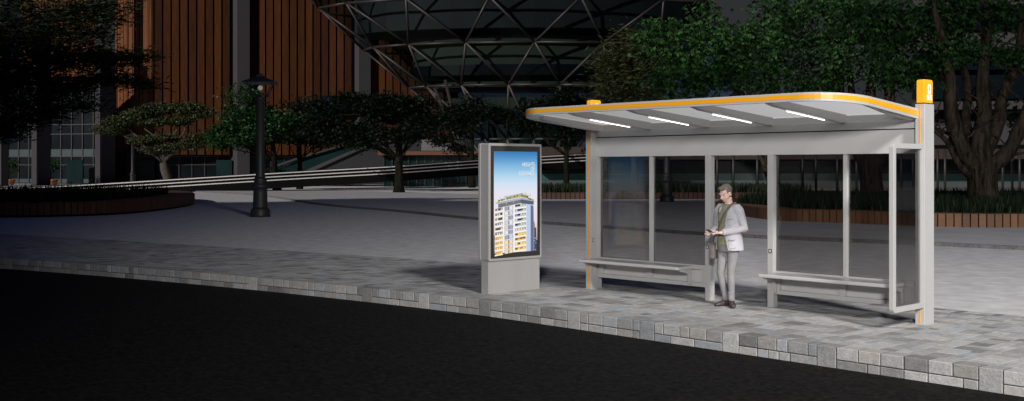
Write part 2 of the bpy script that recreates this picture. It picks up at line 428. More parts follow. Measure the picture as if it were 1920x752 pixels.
# ------------------------------------------------------------------ bus shelter
S = empty('bus_shelter', A, ROT)
tag(S, 'grey steel bus shelter with orange striped canopy and orange BUS boxes on its end posts', 'bus shelter')
def text_mesh(name, body, size, mat, parent, M4, align='LEFT', ext=.0012, spacing=1.0, sx=1.0, off=0.0):
    cu = bpy.data.curves.new(name, 'FONT'); cu.body = body; cu.size = size; cu.align_x = align; cu.extrude = ext
    cu.space_line = .95; cu.space_character = spacing; cu.offset = off
    t = bpy.data.objects.new('tmp', cu); COL.objects.link(t)
    bpy.context.view_layer.update()
    me = bpy.data.meshes.new_from_object(t.evaluated_get(bpy.context.evaluated_depsgraph_get()))
    bpy.data.objects.remove(t); me.name = name
    me.transform(M4 @ Matrix.Diagonal((sx, 1, 1, 1)))
    me.materials.clear(); me.materials.append(mat)
    o = bpy.data.objects.new(name, me); COL.objects.link(o); o.parent = parent; return o
def face_x(x, y, z):   # text plane facing +x, reading along +y
    return Matrix(((0,0,1,x),(1,0,0,y),(0,1,0,z),(0,0,0,1)))
PD = .27; ZT = 2.838
def rrect(x0, x1, y0, y1, r, corners=(1,1,1,1), n=8):     # ccw from bottom-left
    pts = []
    for (cx, cy, a0, on) in ((x0, y0, 180, corners[0]), (x1, y0, 270, corners[1]), (x1, y1, 0, corners[2]), (x0, y1, 90, corners[3])):
        if not on: pts.append((cx, cy)); continue
        ox = cx+r if cx == x0 else cx-r; oy = cy+r if cy == y0 else cy-r
        for k in range(n+1):
            a = R(a0+90*k/n); pts.append((ox+r*math.cos(a), oy+r*math.sin(a)))
    return pts
def corner_post(x0, x1):
    p = MB().box(x0, x1, 0, PD, 0, ZT).build('corner_post', M['paint'], S, bevel=.006)
    xc = (x0+x1)/2
    MB().box(xc-.011, xc+.011, -.003, .004, .012, ZT-.012).build('orange_stripe', M['orange'], p)
    MB().box(x0-.03, x1+.03, -.03, PD+.03, 0, .008).build('base_plate', M['paint'], p, bevel=.002)
    MB().box(x0+.02, x1-.02, .02, PD-.02, ZT, ZT+.014).build('sign_neck', M['rubber'], p)
    # orange box with rounded top corners
    prof = rrect(.012, PD-.012, ZT+.014, ZT+.315, .035, (0,0,1,1), 6)
    mb = MB(); n = len(prof); a = x0+.012; b = x1-.012
    mb.add([(a, y, z) for y, z in prof]+[(b, y, z) for y, z in prof],
           [tuple(range(n-1,-1,-1)), tuple(range(n, 2*n))]+[(i,(i+1)%n,n+(i+1)%n,n+i) for i in range(n)])
    s = mb.build('sign_box', M['sign'], S, bevel=.007, seg=3)
    xf = b+.0015
    ic = MB(); yc = PD/2+.025; zc = ZT+.19           # bus pictogram seen head-on
    def q(y0, y1, z0, z1): ic.box(xf-.002, xf+.0008, yc+y0, yc+y1, zc+z0, zc+z1)
    q(-.034,.034,.034,.058); q(-.026,.026,.058,.066); q(-.034,-.024,-.018,.034); q(.024,.034,-.018,.034); q(-.034,.034,-.052,-.018)
    q(-.042,-.036,.012,.034); q(.036,.042,.012,.034); q(-.032,-.016,-.064,-.052); q(.016,.032,-.064,-.052)
    ic.build('bus_pictogram', M['white'], s)
    for y in (-.021, .021): MB().box(xf-.001, xf+.0016, yc+y-.006, yc+y+.006, zc-.041, zc-.031).build('pictogram_headlamp', M['orange'], s)
    MB().box(xf-.001, xf+.0016, yc-.014, yc+.014, zc+.045, zc+.053).build('pictogram_blind', M['orange'], s)
    text_mesh('lettering', 'BUS', .098, M['white'], s, face_x(xf, yc, ZT+.05), 'CENTER', sx=.80, off=.0006, spacing=1.06)
    return p
corner_post(-.07, .05); corner_post(5.705, 5.83)
for x0 in (2.285, 3.395):
    MB().box(x0, x0+.10, .125, .235, 0, 2.205).build('door_post', M['paint'], S, bevel=.005)
for x0 in (1.165, 4.59):
    MB().box(x0, x0+.06, .155, .232, .52, 2.205).build('mullion', M['paint'], S, bevel=.004)
for x0, x1 in ((.05,.085),(5.665,5.705)):
    MB().box(x0, x1, .16, .26, .19, 2.205).build('jamb', M['paint'], S, bevel=.003)
MB().box(.05, 5.705, .13, .36, 2.205, 2.518).build('header_beam', M['panel'], S, bevel=.004)
MB().box(.05, 5.705, .155, .34, 2.518, 2.532).build('shadow_gap', M['rubber'], S)
MB().box(.05, 5.705, .12, .36, 2.532, 2.64).build('roof_beam', M['panel'], S, bevel=.004)
for a, b in ((.085,1.165),(1.225,2.285),(3.495,4.59),(4.65,5.665)):
    MB().box(a, b, .200, .212, .53, 2.205).build('glass_pane', M['glass'], S)
# lower wall panels behind the benches
for a, b in ((.085,2.285),(3.495,5.665)):
    p = MB().box(a, b, .165, .235, .455, .53).build('glass_rail', M['paint'], S, bevel=.004)
    k = MB()
    k.box(a, b, .145, .232, .195, .255); k.box(a, a+.09, .145, .232, .255, .455); k.box(b-.09, b, .145, .232, .255, .455)
    m_ = (a+b)/2; k.box(m_-.045, m_+.045, .145, .232, .255, .455)
    k.build('kick_frame', M['paint'], S, bevel=.004)
    MB().box(a+.09, b-.09, .205, .222, .25, .46).build('kick_panel', M['panel'], S)
# benches
for a, b in ((.0, 2.04),(3.49, 5.51)):
    st = MB().box(a, b, -.25, .155, .462, .51)
    st.v = [tuple(v) for v in st.v]
    s = st.build('bench_seat', M['panel'], S, bevel=.012, seg=3)
    sl = MB()
    for y in (-.115, .025): sl.box(a+.02, b-.02, y-.004, y+.004, .5095, .5112)
    sl.build('seat_groove', M['rubber'], s)
    for x in (a+.04, b-.04):
        pr = [(-.16,.462),(.14,.462),(.14,.22),(.11,.22),(.08,.38),(-.16,.445)]
        mb = MB(); n = len(pr); 
        mb.add([(x-.02,y,z) for y,z in pr]+[(x+.02,y,z) for y,z in pr], [tuple(range(n)), tuple(range(2*n-1,n-1,-1))]+[(i,n+i,n+(i+1)%n,(i+1)%n) for i in range(n)])
        mb.build('bracket', M['paint'], s, bevel=.003)
# side wing at the near end
WX0, WX1 = 5.765, 5.828
out_ = rrect(-.80, -.002, .22, 2.32, .055, (1,0,0,1), 6); inn = rrect(-.735, -.055, .29, 2.255, .02, (1,0,0,1), 6)
mb = MB(); n = len(out_); m_ = len(inn)
assert n == m_
v = [(WX0,y,z) for y,z in out_]+[(WX1,y,z) for y,z in out_]+[(WX0,y,z) for y,z in inn]+[(WX1,y,z) for y,z in inn]; f = []
for i in range(n):
    j = (i+1) % n
    f += [(i,n+i,n+j,j),(2*n+i,2*n+j,3*n+j,3*n+i),(n+i,3*n+i,3*n+j,n+j),(i,j,2*n+j,2*n+i)]
mb.add(v, f); w = mb.build('wing_frame', M['paint'], S, bevel=.005)
MB().box(5.79, 5.80, -.737, -.053, .288, 2.257).build('wing_glass', M['sideglass'], w)
# push-button plates
for (x, y, ax) in ((.0512, .06, 'x'), (2.335, .123, 'y'), (3.447, .123, 'y')):
    zc = .815
    if ax == 'x':
        p = MB().box(.049, .056, y-.028, y+.028, zc-.028, zc+.028).build('button_plate', M['plate'], S, bevel=.002)
        MB().box(.055, .060, y-.016, y+.016, zc-.018, zc+.018).build('button', M['button'], p)
    else:
        p = MB().box(x-.028, x+.028, .118, .126, zc-.028, zc+.028).build('button_plate', M['plate'], S, bevel=.002)
        MB().box(x-.010, x+.010, .113, .119, zc-.014, zc+.014).build('button', M['button'], p)
# canopy: rounded at the two front corners, rising to the front
RX0, RX1, RY0, RY1 = -.02, 5.735, -1.80, .36
def rise(y): return max(-y, -.36)/1.8
def ztop(x, y): return 2.785+.147*rise(y)
def zbot(x, y): return 2.646+.174*rise(y)
plan = rrect(RX0, RX1, RY0, RY1, .62, (1,1,0,0), 14)
pin = rrect(RX0+.075, RX1-.075, RY0+.075, RY1-.06, .55, (1,1,0,0), 14)
mb = MB(); n = len(plan)
v = [(x,y,zbot(x,y)) for x,y in plan]+[(x,y,ztop(x,y)) for x,y in plan]+[(x,y,ztop(x,y)) for x,y in pin]+[(x,y,zbot(x,y)+.012) for x,y in pin]; f = []
for i in range(n):
    j = (i+1) % n
    f += [(i,j,n+j,n+i),(n+i,n+j,2*n+j,2*n+i),(2*n+i,2*n+j,3*n+j,3*n+i),(3*n+i,3*n+j,j,i)]
mb.add(v, f); rf = mb.build('canopy_frame', M['paint'], S, bevel=.010, seg=3)
# orange band on the fascia
band = rrect(RX0-.003, RX1+.003, RY0-.003, RY1, .623, (1,1,0,0), 14); bi = rrect(RX0+.004, RX1-.004, RY0+.004, RY1, .616, (1,1,0,0), 14)
mb = MB(); m_ = len(band); v = []; f = []
def zmix(x, y, t): return zbot(x,y)*(1-t)+ztop(x,y)*t
keep = [i for i in range(m_) if band[i][1] < RY1-.02]
ends_a = (RX0-.003, .0); ends_b = (RX1+.003, .0)
seq = [ends_a]+[band[i] for i in keep]+[ends_b]; seqi = [(RX0+.004, .0)]+[bi[i] for i in keep]+[(RX1-.004, .0)]
for t in (.29, .77):
    v += [(x,y,zmix(x,y,t)) for x,y in seq]+[(x,y,zmix(x,y,t)) for x,y in seqi]
n = len(seq)
for i in range(n-1):
    f += [(i,i+1,2*n+i+1,2*n+i),(2*n+i,2*n+i+1,3*n+i+1,3*n+i),(n+i,i,2*0+i+0,n+i)][:2]
    f += [(i+1,i,n+i,n+i+1)]
mb.add(v, f, smooth=False); mb.build('orange_band', M['orange'], rf)
pan = rrect(RX0+.07, RX1-.07, RY0+.07, RY1-.05, .555, (1,1,0,0), 14)
_p = MB(); _p.add([(x,y,ztop(x,y)-.022) for x,y in pan], [tuple(range(len(pan)))]); _p.build('canopy_panel', M['roofglass'], S)
# ribs with light tubes
for xr in (.09, 1.19, 2.335, 3.45, 4.615, 5.64):
    w2 = .05; mb = MB(); pr = []
    ys = [RY0+.085, -1.55, -1.2, -.6, 0, .12]; 
    low = [2.822, 2.788, 2.752, 2.694, 2.634, 2.630]
    if not 1 < xr < 5: ys, low = ys[2:], [2.79]+low[3:]
    v = [(xr-w2,y,ztop(0,y)-.034) for y in ys]+[(xr+w2,y,ztop(0,y)-.034) for y in ys]+[(xr-w2*.8,y,z) for y,z in zip(ys,low)]+[(xr+w2*.8,y,z) for y,z in zip(ys,low)]
    n = len(ys); f = [(0,n,3*n,2*n),(n-1,3*n-1,4*n-1,2*n-1)]
    for i in range(n-1): f += [(i,i+1,n+i+1,n+i),(2*n+i,3*n+i,3*n+i+1,2*n+i+1),(i,2*n+i,2*n+i+1,i+1),(n+i,n+i+1,3*n+i+1,3*n+i)]
    mb.add(v, f); r_ = mb.build('rib', M['paint'], S, bevel=.004)
    if 1 < xr < 5:
        a = Vector((xr-.012,-1.22,2.748)); b = Vector((xr-.012,-.30,2.6600))
        t = (b-a)*.5; side = Vector((.0045,0,0)); up = t.cross(side).normalized()*.003
        MB().obox((a+b)/2-Vector((.026,0,.004)), t, side, up).build('light_tube', M['tube'], r_)
        # recessed round-ended luminaire plate on the underside of the canopy
        
# ------------------------------------------------------------------ advertising totem
TO = loc2w(-.65, -1.17); T = empty('advertising_totem', TO, ROT)
tag(T, 'silver advertising totem with a lit poster of a white apartment tower', 'advertising totem')
HW = .595
MB().box(-.085, .085, -.575, .575, 0, .56).build('pedestal', M['totem'], T, bevel=.004)
def slab_x(x0, x1, hw, z0, z1, r, name, mat, parent, bevel=.006):
    prof = rrect(-hw, hw, z0, z1, r, (1,1,1,1), 5); n = len(prof); mb = MB()
    mb.add([(x0,y,z) for y,z in prof]+[(x1,y,z) for y,z in prof],[tuple(range(n-1,-1,-1)),tuple(range(n,2*n))]+[(i,(i+1)%n,n+(i+1)%n,n+i) for i in range(n)])
    return mb.build(name, mat, parent, bevel=bevel)
slab_x(-.075, .055, HW-.008, .535, 2.405, .02, 'case', M['totem'], T)
fr = slab_x(.062, .115, HW, .525, 2.415, .03, 'front_frame', M['totem'], T)
slab_x(-.135, -.082, HW, .525, 2.415, .03, 'rear_frame', M['totem'], T)
MB().box(.05,.066,-HW+.03,HW-.03,.55,2.39).build('frame_gasket', M['rubber'], T)
slab_x(.110, .1175, HW-.042, .567, 2.373, .012, 'bezel', M['bezel'], fr, .001)
SY0, SY1, SZ0, SZ1 = -.487, .487, .648, 2.285
XS = .1185
pm = MB()
def pq(pts, col, layer):
    x = XS+.0007*layer
    pm.add([(x, SY0+s*(SY1-SY0), SZ1-t*(SZ1-SZ0)) for s, t in pts], [tuple(range(len(pts)))], col)
def ph(s):                                   # srgb->linear tuple
    return tuple(((c/255)/12.92 if c <= 10 else ((c/255+.055)/1.055)**2.4) for c in s)
def rect(s0, s1, t0, t1, col, layer, sk=0.0, s_ref=0.0):
    pq([(s0,t1+sk*(s0-s_ref)),(s1,t1+sk*(s1-s_ref)),(s1,t0+sk*(s1-s_ref)),(s0,t0+sk*(s0-s_ref))], ph(col), layer)
sky = [(0,(58,122,180)),(.06,(86,148,200)),(.14,(130,182,222)),(.23,(172,210,238)),(.31,(206,226,243)),(.40,(228,229,242)),(.56,(236,226,236)),(.7,(238,222,222)),(.8,(225,205,190)),(1,(120,120,140))]
def skyc(t):
    for (a, ca), (b, cb) in zip(sky, sky[1:]):
        if a <= t <= b: k = (t-a)/(b-a); return tuple(x+(y-x)*k for x, y in zip(ca, cb))
NS = 110
for i in range(NS):
    for j in range(1):
        t = (i+.5)/NS; c = skyc(t); k = 1
        rect(0, 1, i/NS, (i+1)/NS, tuple(min(255, x*k) for x in c), 0)
rp_ = random.Random(3)
# city behind, low horizon left and right
for k in range(26):
    s = rp_.uniform(0,.12) if k % 2 else rp_.uniform(.84,.97); t0 = rp_.uniform(.70,.9)
    rect(s, min(1,s+.03+rp_.uniform(0,.03)), t0, 1, rp_.choice([(70,80,105),(95,98,120),(60,70,95),(150,125,110)]), 1)
for k in range(40):
    s = rp_.uniform(0,.1) if k % 2 else rp_.uniform(.86,.97); t = rp_.uniform(.86,.99)
    rect(s, s+.02, t, t+.006, rp_.choice([(250,190,90),(255,220,150),(200,130,70)]), 2)
# tower: shaded right side, then the front
pq([(.74,1),(.84,1),(.84,.525),(.74,.515)], ph((190,205,232)), 3)
pq([(.84,1),(.93,1),(.91,.545),(.84,.535)], ph((118,132,162)), 3)
pq([(.865,1),(.885,1),(.88,.54),(.862,.537)], ph((70,80,108)), 4)
pq([(.02,1),(.74,1),(.74,.515),(.10,.565),(.02,.575)], ph((232,228,228)), 3)
NF = 10; T0 = .545; TH = .0475
for k in range(NF):
    t = T0+k*TH*1.0; sk = -.055; warm = k >= 6
    # left balconies
    rect(.03,.19,t+.006,t+.040,(105,95,90) if not warm else (205,160,85),5,sk-.03*(k<5),.19)
    for q_ in range(3): rect(.06+.045*q_,.09+.045*q_,t+.012,t+.036,rp_.choice([(80,80,92),(250,225,170),(190,195,210)]) if not warm else rp_.choice([(255,225,140),(240,190,90)]),6,sk,.19)
    rect(.015,.20,t+.033,t+.046,(246,244,246) if not warm else (252,240,220),7,sk,.19)
    # window column
    rect(.235,.43,t+.002,t+.041,(132,120,122),5,sk,.235)
    for q_ in (.245,.345): rect(q_,q_+.075,t+.004,t+.039,rp_.choice([(205,215,235),(235,232,232),(160,170,195)]) if k < 7 else rp_.choice([(250,225,165),(235,220,205)]),6,sk,.235)
    # right balconies
    rect(.475,.72,t-.002,t+.030,(92,88,98) if not warm else (190,130,60),5,sk,.235)
    for q_ in range(4):
        c = rp_.choice([(60,62,75),(200,205,220),(245,225,185),(150,150,165)]) if not warm else rp_.choice([(255,215,110),(255,235,170),(215,150,70),(110,75,45)])
        rect(.485+.058*q_,.485+.058*q_+.044,t+.001,t+.022,c,6,sk,.235)
    rect(.465,.735,t+.018,t+.030,(200,208,225) if not warm else (238,210,160),7,sk,.235)
    rect(.46,.74,t+.029,t+.040,(250,249,252) if not warm else (255,246,228),8,sk,.235)
    if rp_.random() < .5: rect(.62,.67,t+.012,t+.024,(205,200,80),9,sk,.235)
pq([(.20,1),(.235,1),(.235,.535),(.20,.538)], ph((245,242,244)), 8)
pq([(.435,1),(.47,1),(.47,.515),(.435,.518)], ph((245,243,246)), 8)
# attic storey, roof slab, roof garden
pq([(.09,.555),(.60,.515),(.60,.475),(.09,.512)], ph((118,118,126)), 9)
pq([(.60,.515),(.91,.535),(.91,.50),(.60,.475)], ph((88,98,122)), 9)
for s in (.27,.44): pq([(s,.54-.08*(s-.09)),(s+.008,.54-.08*(s-.09)),(s+.008,.503-.07*(s-.09)),(s,.503-.07*(s-.09))], ph((215,215,220)), 10)
pq([(.02,.507),(.10,.517),(.63,.478),(.94,.503),(.95,.496),(.64,.452),(.02,.498)], ph((176,178,186)), 11)
pq([(.02,.503),(.64,.459),(.95,.500),(.95,.496),(.64,.452),(.02,.497)], ph((226,226,230)), 12)
pq([(.27,.482),(.62,.455),(.62,.428),(.27,.452)], ph((176,172,168)), 10)
pq([(.62,.455),(.78,.47),(.78,.445),(.62,.428)], ph((120,112,92)), 10)
pq([(.20,.452),(.22,.456),(.64,.424),(.82,.447),(.82,.442),(.63,.413),(.22,.446)], ph((188,186,186)), 13)
for k in range(70):
    s = rp_.uniform(.08,.92); tt = (.49-.06*(s-.08)/.55 if s < .63 else .447+.16*(s-.63))
    r_ = rp_.uniform(.010,.026); c = rp_.choice([(92,118,40),(140,160,50),(70,92,40),(205,195,90),(180,170,60)])
    pq([(s-r_,tt),(s-r_*.3,tt+r_*.32),(s+r_,tt+.002),(s+r_*.4,tt-r_*.5),(s-r_*.5,tt-r_*.45)], ph(c), 14)
for s, tt in ((.14,.47),(.26,.45),(.72,.42),(.82,.435)):
    pq([(s-.002,tt+.015),(s+.004,tt+.015),(s+.003,tt-.022),(s-.001,tt-.022)], ph((110,100,70)), 13)
scr = pm.build('screen', M['screen'], fr, colors=True)
wt = emitmat('white_screen_letters', (1,1,1), 1.05); gy = emitmat('grey_letter_shadow', (.22,.36,.50), 1.0)
for word, t in (('HEIGHTS', .148), ('OF', .193), ('ELEGANCE', .238)):
    y = SY0+.93*(SY1-SY0); z = SZ1-t*(SZ1-SZ0)
    text_mesh('lettering', word, .096, wt, scr, face_x(XS+.0125, y, z), 'RIGHT', .0002, .95, .80, -.0012)
    text_mesh('letter_shadow', word, .096, gy, scr, face_x(XS+.0118, y+.005, z-.005), 'RIGHT', .0002, .95, .80, -.0012)

# ------------------------------------------------------------------ street lamps
def make_lamp():
    r = empty('street_lamp')
    MB().lathe([(.42,0),(.42,.10),(.40,.14),(.40,.26),(.36,.32),(.345,.36)], 20).build('plinth', M['iron'], r)
    MB().lathe([(.30,.36),(.305,.42),(.285,1.05),(.29,1.18),(.33,1.22),(.35,1.28),(.33,1.35),(.26,1.40),(.25,1.47),(.28,1.52),(.25,1.60),(.215,1.66)], 20).build('pedestal', M['iron'], r)
    MB().lathe([(.205,1.62),(.19,1.70),(.175,4.9),(.20,4.93),(.20,5.0),(.12,5.03)], 16).build('shaft', M['iron'], r)
    L = MB()
    for sx, sy in ((1,1),(1,-1),(-1,-1),(-1,1)):
        L.tube([(sx*.28,sy*.28,5.05),(sx*.52,sy*.52,5.62)], .022, 6)
    for a, b in (((1,1),(1,-1)),((1,-1),(-1,-1)),((-1,-1),(-1,1)),((-1,1),(1,1))):
        L.tube([(a[0]*.30,a[1]*.30,5.10),(b[0]*.30,b[1]*.30,5.10)], .025, 6)
        L.tube([(a[0]*.52,a[1]*.52,5.62),(b[0]*.52,b[1]*.52,5.62)], .025, 6)
    L.tube([(0,0,5.0),(0,0,5.2)], .05, 8); L.build('lantern_frame', M['iron'], r)
    MB().lathe([(.98,5.58),(1.0,5.62),(.50,5.77),(.22,5.87),(.18,5.95),(.05,6.0)], 4, ph=math.pi/4, smooth=False).build('lantern_roof', M['iron'], r)
    MB().sphere((0,0,5.40), .10, 14, 10).build('bulb', M['globe'], r)
    return r
lamp = make_lamp(); lamp.location = on_ground(488, 406.5); lamp.rotation_euler.z = R(8)
tag(lamp, 'tall black cast iron street lamp standing on the open plaza, nearest of the lanterns', 'street lamp', 'black lantern street lamps')
l2 = copy_tree(lamp); p = at(249, 300, 122); l2.location = (p.x, p.y, SZ); l2['label'] = 'small distant black street lamp beside the spreading tree below the timber tower'
l3 = copy_tree(lamp); p = at(1250.5, 300, 64.5); l3.location = (p.x, p.y, SZ); l3['label'] = 'black street lamp seen through the tinted glass of the shelter'

# ------------------------------------------------------------------ planters, grass
def planter(name, pts, label, seat, h=.42, z0=SZ, plank=.25, tone=(.20,.085,.035), step=None):
    """closed outline (world xy, ccw) with a plank edging: vertical face + top seat"""
    r = empty(name, (pts[0][0], pts[0][1], 0)); o0 = Vector((pts[0][0], pts[0][1], 0))
    P = [Vector((p[0], p[1], 0)) for p in pts]
    C = []
    n = len(P)
    for i in range(n):
        p0, p1, p2, p3 = P[i-1], P[i], P[(i+1) % n], P[(i+2) % n]
        for k in range(24):
            t = k/24; C.append(.5*((2*p1)+(p2-p0)*t+(2*p0-5*p1+4*p2-p3)*t*t+(3*p1-p0-3*p2+p3)*t**3))
    # resample
    L = [0]
    for i in range(len(C)): L.append(L[-1]+(C[(i+1) % len(C)]-C[i]).length)
    tot = L[-1]; cnt = int(tot/plank); q = []; j = 0
    for k in range(cnt):
        d = tot*k/cnt
        while L[j+1] < d: j += 1
        q.append(C[j].lerp(C[(j+1) % len(C)], (d-L[j])/max(1e-6, L[j+1]-L[j])))
    mb = MB(); inner = []
    for k in range(cnt):
        p = q[k]; t = (q[(k+1) % cnt]-q[k-1]).normalized(); nn = Vector((-t.y, t.x, 0))   # inward for ccw
        inner.append(p+nn*seat)
        w = t*(tot/cnt*.42); g = random.uniform(.75, 1.25); col = tuple(c*g for c in tone)
        c1 = p+nn*.05+Vector((0,0,z0+h/2-.02)); mb.obox(c1-o0, w, nn*.03, Vector((0,0,h/2-.02)), col)
        c2 = p+nn*(seat/2+.01)+Vector((0,0,z0+h-.02)); mb.obox(c2-o0, w, nn*(seat/2), Vector((0,0,.022)), col)
    mb.build('plank_edging', M['slat'], r, colors=True)
    bm_ = MB(); v = [(p.x-o0.x, p.y-o0.y, z0) for p in [a+(b-a).normalized()*.16 for a, b in zip(q, inner)]]
    v2 = [(a[0],a[1],z0+h-.05) for a in v]; n = len(v)
    bm_.add(v+v2, [(i,(i+1)%n,n+(i+1)%n,n+i) for i in range(n)]+[tuple(range(n,2*n))]); bm_.build('soil_bed', M['soil'], r)
    tag(r, label, 'planter')
    return r, inner, z0+h-.05
def inside(pt, poly):
    x, y = pt; c = False; n = len(poly)
    for i in range(n):
        a, b = poly[i], poly[i-1]
        if (a.y > y) != (b.y > y) and x < (b.x-a.x)*(y-a.y)/(b.y-a.y)+a.x: c = not c
    return c
def grass(inner, z, n, hgt, mat=None, keep=None, wid=.018):
    xs = [p.x for p in inner]; ys = [p.y for p in inner]; V = []; k = 0; tries = 0
    while k < n and tries < n*12:
        tries += 1
        x = random.uniform(min(xs), max(xs)); y = random.uniform(min(ys), max(ys))
        if not inside((x, y), inner) or (keep and not keep(x, y)): continue
        hh = hgt*random.uniform(.5, 1.15); a = random.uniform(0, 6.28); w = wid*random.uniform(.7, 1.4); ln = random.uniform(.0, .35)*hh; b = random.uniform(0, 6.28)
        dx, dy = math.cos(a)*w, math.sin(a)*w; tx, ty = x+math.cos(b)*ln, y+math.sin(b)*ln
        V += [(x-dx,y-dy,z),(x+dx,y+dy,z),(tx+dx*.15,ty+dy*.15,z+hh),(tx-dx*.15,ty-dy*.15,z+hh)]; k += 1
    V = np.array(V); Q = np.arange(len(V)).reshape(-1, 4)
    return tag(np_mesh('grass', V, Q, mat or M['grass']), kind='stuff')
lp = [on_ground(*p, SZ) for p in ((0,404),(120,402.5),(220,399),(300,392),(350,384.5),(365,379))]
left_pts = [(p.x, p.y) for p in lp]+[(-22,72),(-30,76),(-39,70),(-42,58),(-37,49),(-29,46.5)]
_, inn1, zz = planter('planter', left_pts, 'round planter with a dark timber plank edge at the left of the plaza', 1.5, h=.5, tone=(.09,.034,.017), plank=.27)
grass(inn1, zz, 9000, .55, M['dim'], keep=lambda x, y: y < 66, wid=.03)  # darker blades: the left tree's shade is put into the grass colour
fpp = [on_ground(*p, SZ) for p in ((1384,409),(1457,413.6),(1574,418),(1667,422),(1748,425),(1920,427))]
right_pts = [(p.x, p.y) for p in fpp]+[(23,37.2),(32,37),(40,42),(38,58),(28,66),(16,62),(11,55),(9.0,48.5)]
right_pts[0] = (9.3, 44.9)
_, inn2, zz2 = planter('planter', right_pts, 'large planter with orange brown plank edge and big trees behind the shelter', .95, h=.44, tone=(.17,.082,.042), plank=.25)
grass(inn2, zz2, 26000, .46, wid=.022)
bp_ = [(0.6,69.5),(4,69.2),(9,69.4),(14,69.8),(19,70.8),(20.5,73),(18,78),(8,79),(0,77.5),(-1.2,73)]
_, inn3, zz3 = planter('planter', bp_, 'far low planter with a plank edge seen between the totem and the shelter post', .7, h=.42, tone=(.05,.02,.011), plank=.3)
grass(inn3, zz3, 7000, .6, wid=.035)

# ------------------------------------------------------------------ trees
def leaves(name, cl, mat, parent, org, per, size, shape='leaf', droop=.3, flat=1.0):
    """cl: list of (centre, (rx,ry,rz), n). leaf faces spread through clumps that are themselves made of small tufts."""
    V = []
    for c, r, n in cl:
        n = int(n*per); nt_ = max(3, n//16)
        d = rng.normal(size=(nt_, 3)); d /= np.linalg.norm(d, axis=1)[:, None]
        rad = rng.uniform(.35, 1.0, nt_)**.5
        tc = d*rad[:, None]*np.array(r)*rng.uniform(.85, 1.12, (nt_, 1))+np.array(c)
        ti = rng.integers(0, nt_, n)
        tr = .16*min(r)+size*1.2
        p = tc[ti]+rng.normal(size=(n, 3))*tr*np.array([1, 1, .6*flat])
        V.append(p)
    P = np.concatenate(V)-np.array(org); n = len(P)
    s = size*rng.uniform(.6, 1.35, n)[:, None]
    if shape == 'needle':
        d = rng.normal(size=(n, 3)); d[:, 2] = np.abs(d[:, 2])*.5-.15; d /= np.linalg.norm(d, axis=1)[:, None]
        w = np.cross(d, rng.normal(size=(n, 3))); w /= np.linalg.norm(w, axis=1)[:, None]
        verts = np.stack([P, P+d*s*.5+w*s*.09, P+d*s, P+d*s*.5-w*s*.09], 1).reshape(-1, 3)
        return np_mesh(name, verts, np.arange(4*n).reshape(-1, 4), mat, parent)
    if shape == 'palm':                      # three drooping blades from one stalk, like a maple leaf
        a0 = rng.uniform(0, 2*np.pi, n); out = []
        for k, sc_ in ((-1, .8), (0, 1.0), (1, .8)):
            a = a0+k*.85
            d = np.stack([np.cos(a), np.sin(a), -droop-rng.uniform(0, .8, n)], 1); d /= np.linalg.norm(d, axis=1)[:, None]
            w = np.stack([-np.sin(a), np.cos(a), rng.uniform(-.3, .3, n)], 1)
            e = s*sc_
            out.append(np.stack([P, P+d*e*.5+w*e*.2, P+d*e, P+d*e*.5-w*e*.2], 1))
        verts = np.stack(out, 1).reshape(-1, 3)
        # weld the stalk point so that one leaf is one island
        q = np.arange(12*n).reshape(-1, 4); q[1::3, 0] = q[0::3, 0]; q[2::3, 0] = q[0::3, 0]
        return np_mesh(name, verts, q, mat, parent)
    d = rng.normal(size=(n, 3)); d[:, 2] = d[:, 2]*.5-droop; d /= np.linalg.norm(d, axis=1)[:, None]
    w = np.cross(d, rng.normal(size=(n, 3))); w /= np.linalg.norm(w, axis=1)[:, None]
    verts = np.stack([P, P+d*s*.5+w*s*.3, P+d*s, P+d*s*.5-w*s*.3], 1).reshape(-1, 3)
    return np_mesh(name, verts, np.arange(4*n).reshape(-1, 4), mat, parent)
def limb(mb, a, b, r0, r1, wob=.12, n=7, sag=0.0):
    a, b = Vector(a), Vector(b); L = (b-a).length; pts = []
    for i in range(n):
        t = i/(n-1); j = Vector((random.uniform(-1,1), random.uniform(-1,1), random.uniform(-.5,.5)))*wob*L*.3*math.sin(math.pi*t)
        pts.append(a.lerp(b, t)+j+Vector((0,0,sag*L*math.sin(math.pi*t))))
    mb.tube(pts, [r0+(r1-r0)*i/(n-1) for i in range(n)], 8); return pts
def tree(name, label, cat, base, trunk, clumps, mat, bark, per, size, shape, group=None, tips=3, limb_r=.10, twigs=True, droop=.3, flat=1.0):
    """trunk: list of (world point, radius); clumps: list of (world centre, radii, weight)"""
    base = Vector(base); r = empty(name, base); tag(r, label, cat, group)
    tb = MB(); tb.tube([Vector(p)-base for p, _ in trunk], [q for _, q in trunk], 12); tb.build('trunk', bark, r)
    lb = MB(); top = Vector(trunk[-1][0]); pts = [Vector(p) for p, _ in trunk]
    for c, rr, w in clumps:
        c = Vector(c); a = min(pts, key=lambda p: (p-c).length+(5 if p.z > c.z-.2 else 0)+(9 if p == pts[0] else 0))
        L = limb(lb, a-base, c-base, limb_r*min(1.5, .5+(c-a).length*.12), .02, .25, 7, .06)
        for k in range(tips):
            d = Vector((random.uniform(-1,1)*rr[0], random.uniform(-1,1)*rr[1], random.uniform(-.6,1)*rr[2]))*.9
            limb(lb, L[random.choice((4,5,6))], c+d-base, .035 if limb_r > .06 else .02, .006, .3, 5)
    if clumps: lb.build('limbs', bark, r)
    leaves('crown', clumps, mat, r, base, per, size, shape, droop, flat)
    return r
def C(px, py, Y, rx, rz, ry=None, w=1.0):     # clump from survey: centre, radii (metres) from pixel radii
    k = Y/F; return (tuple(at(px, py, Y)), (rx*k, (ry if ry else (rx+rz)/2*k), rz*k), w)

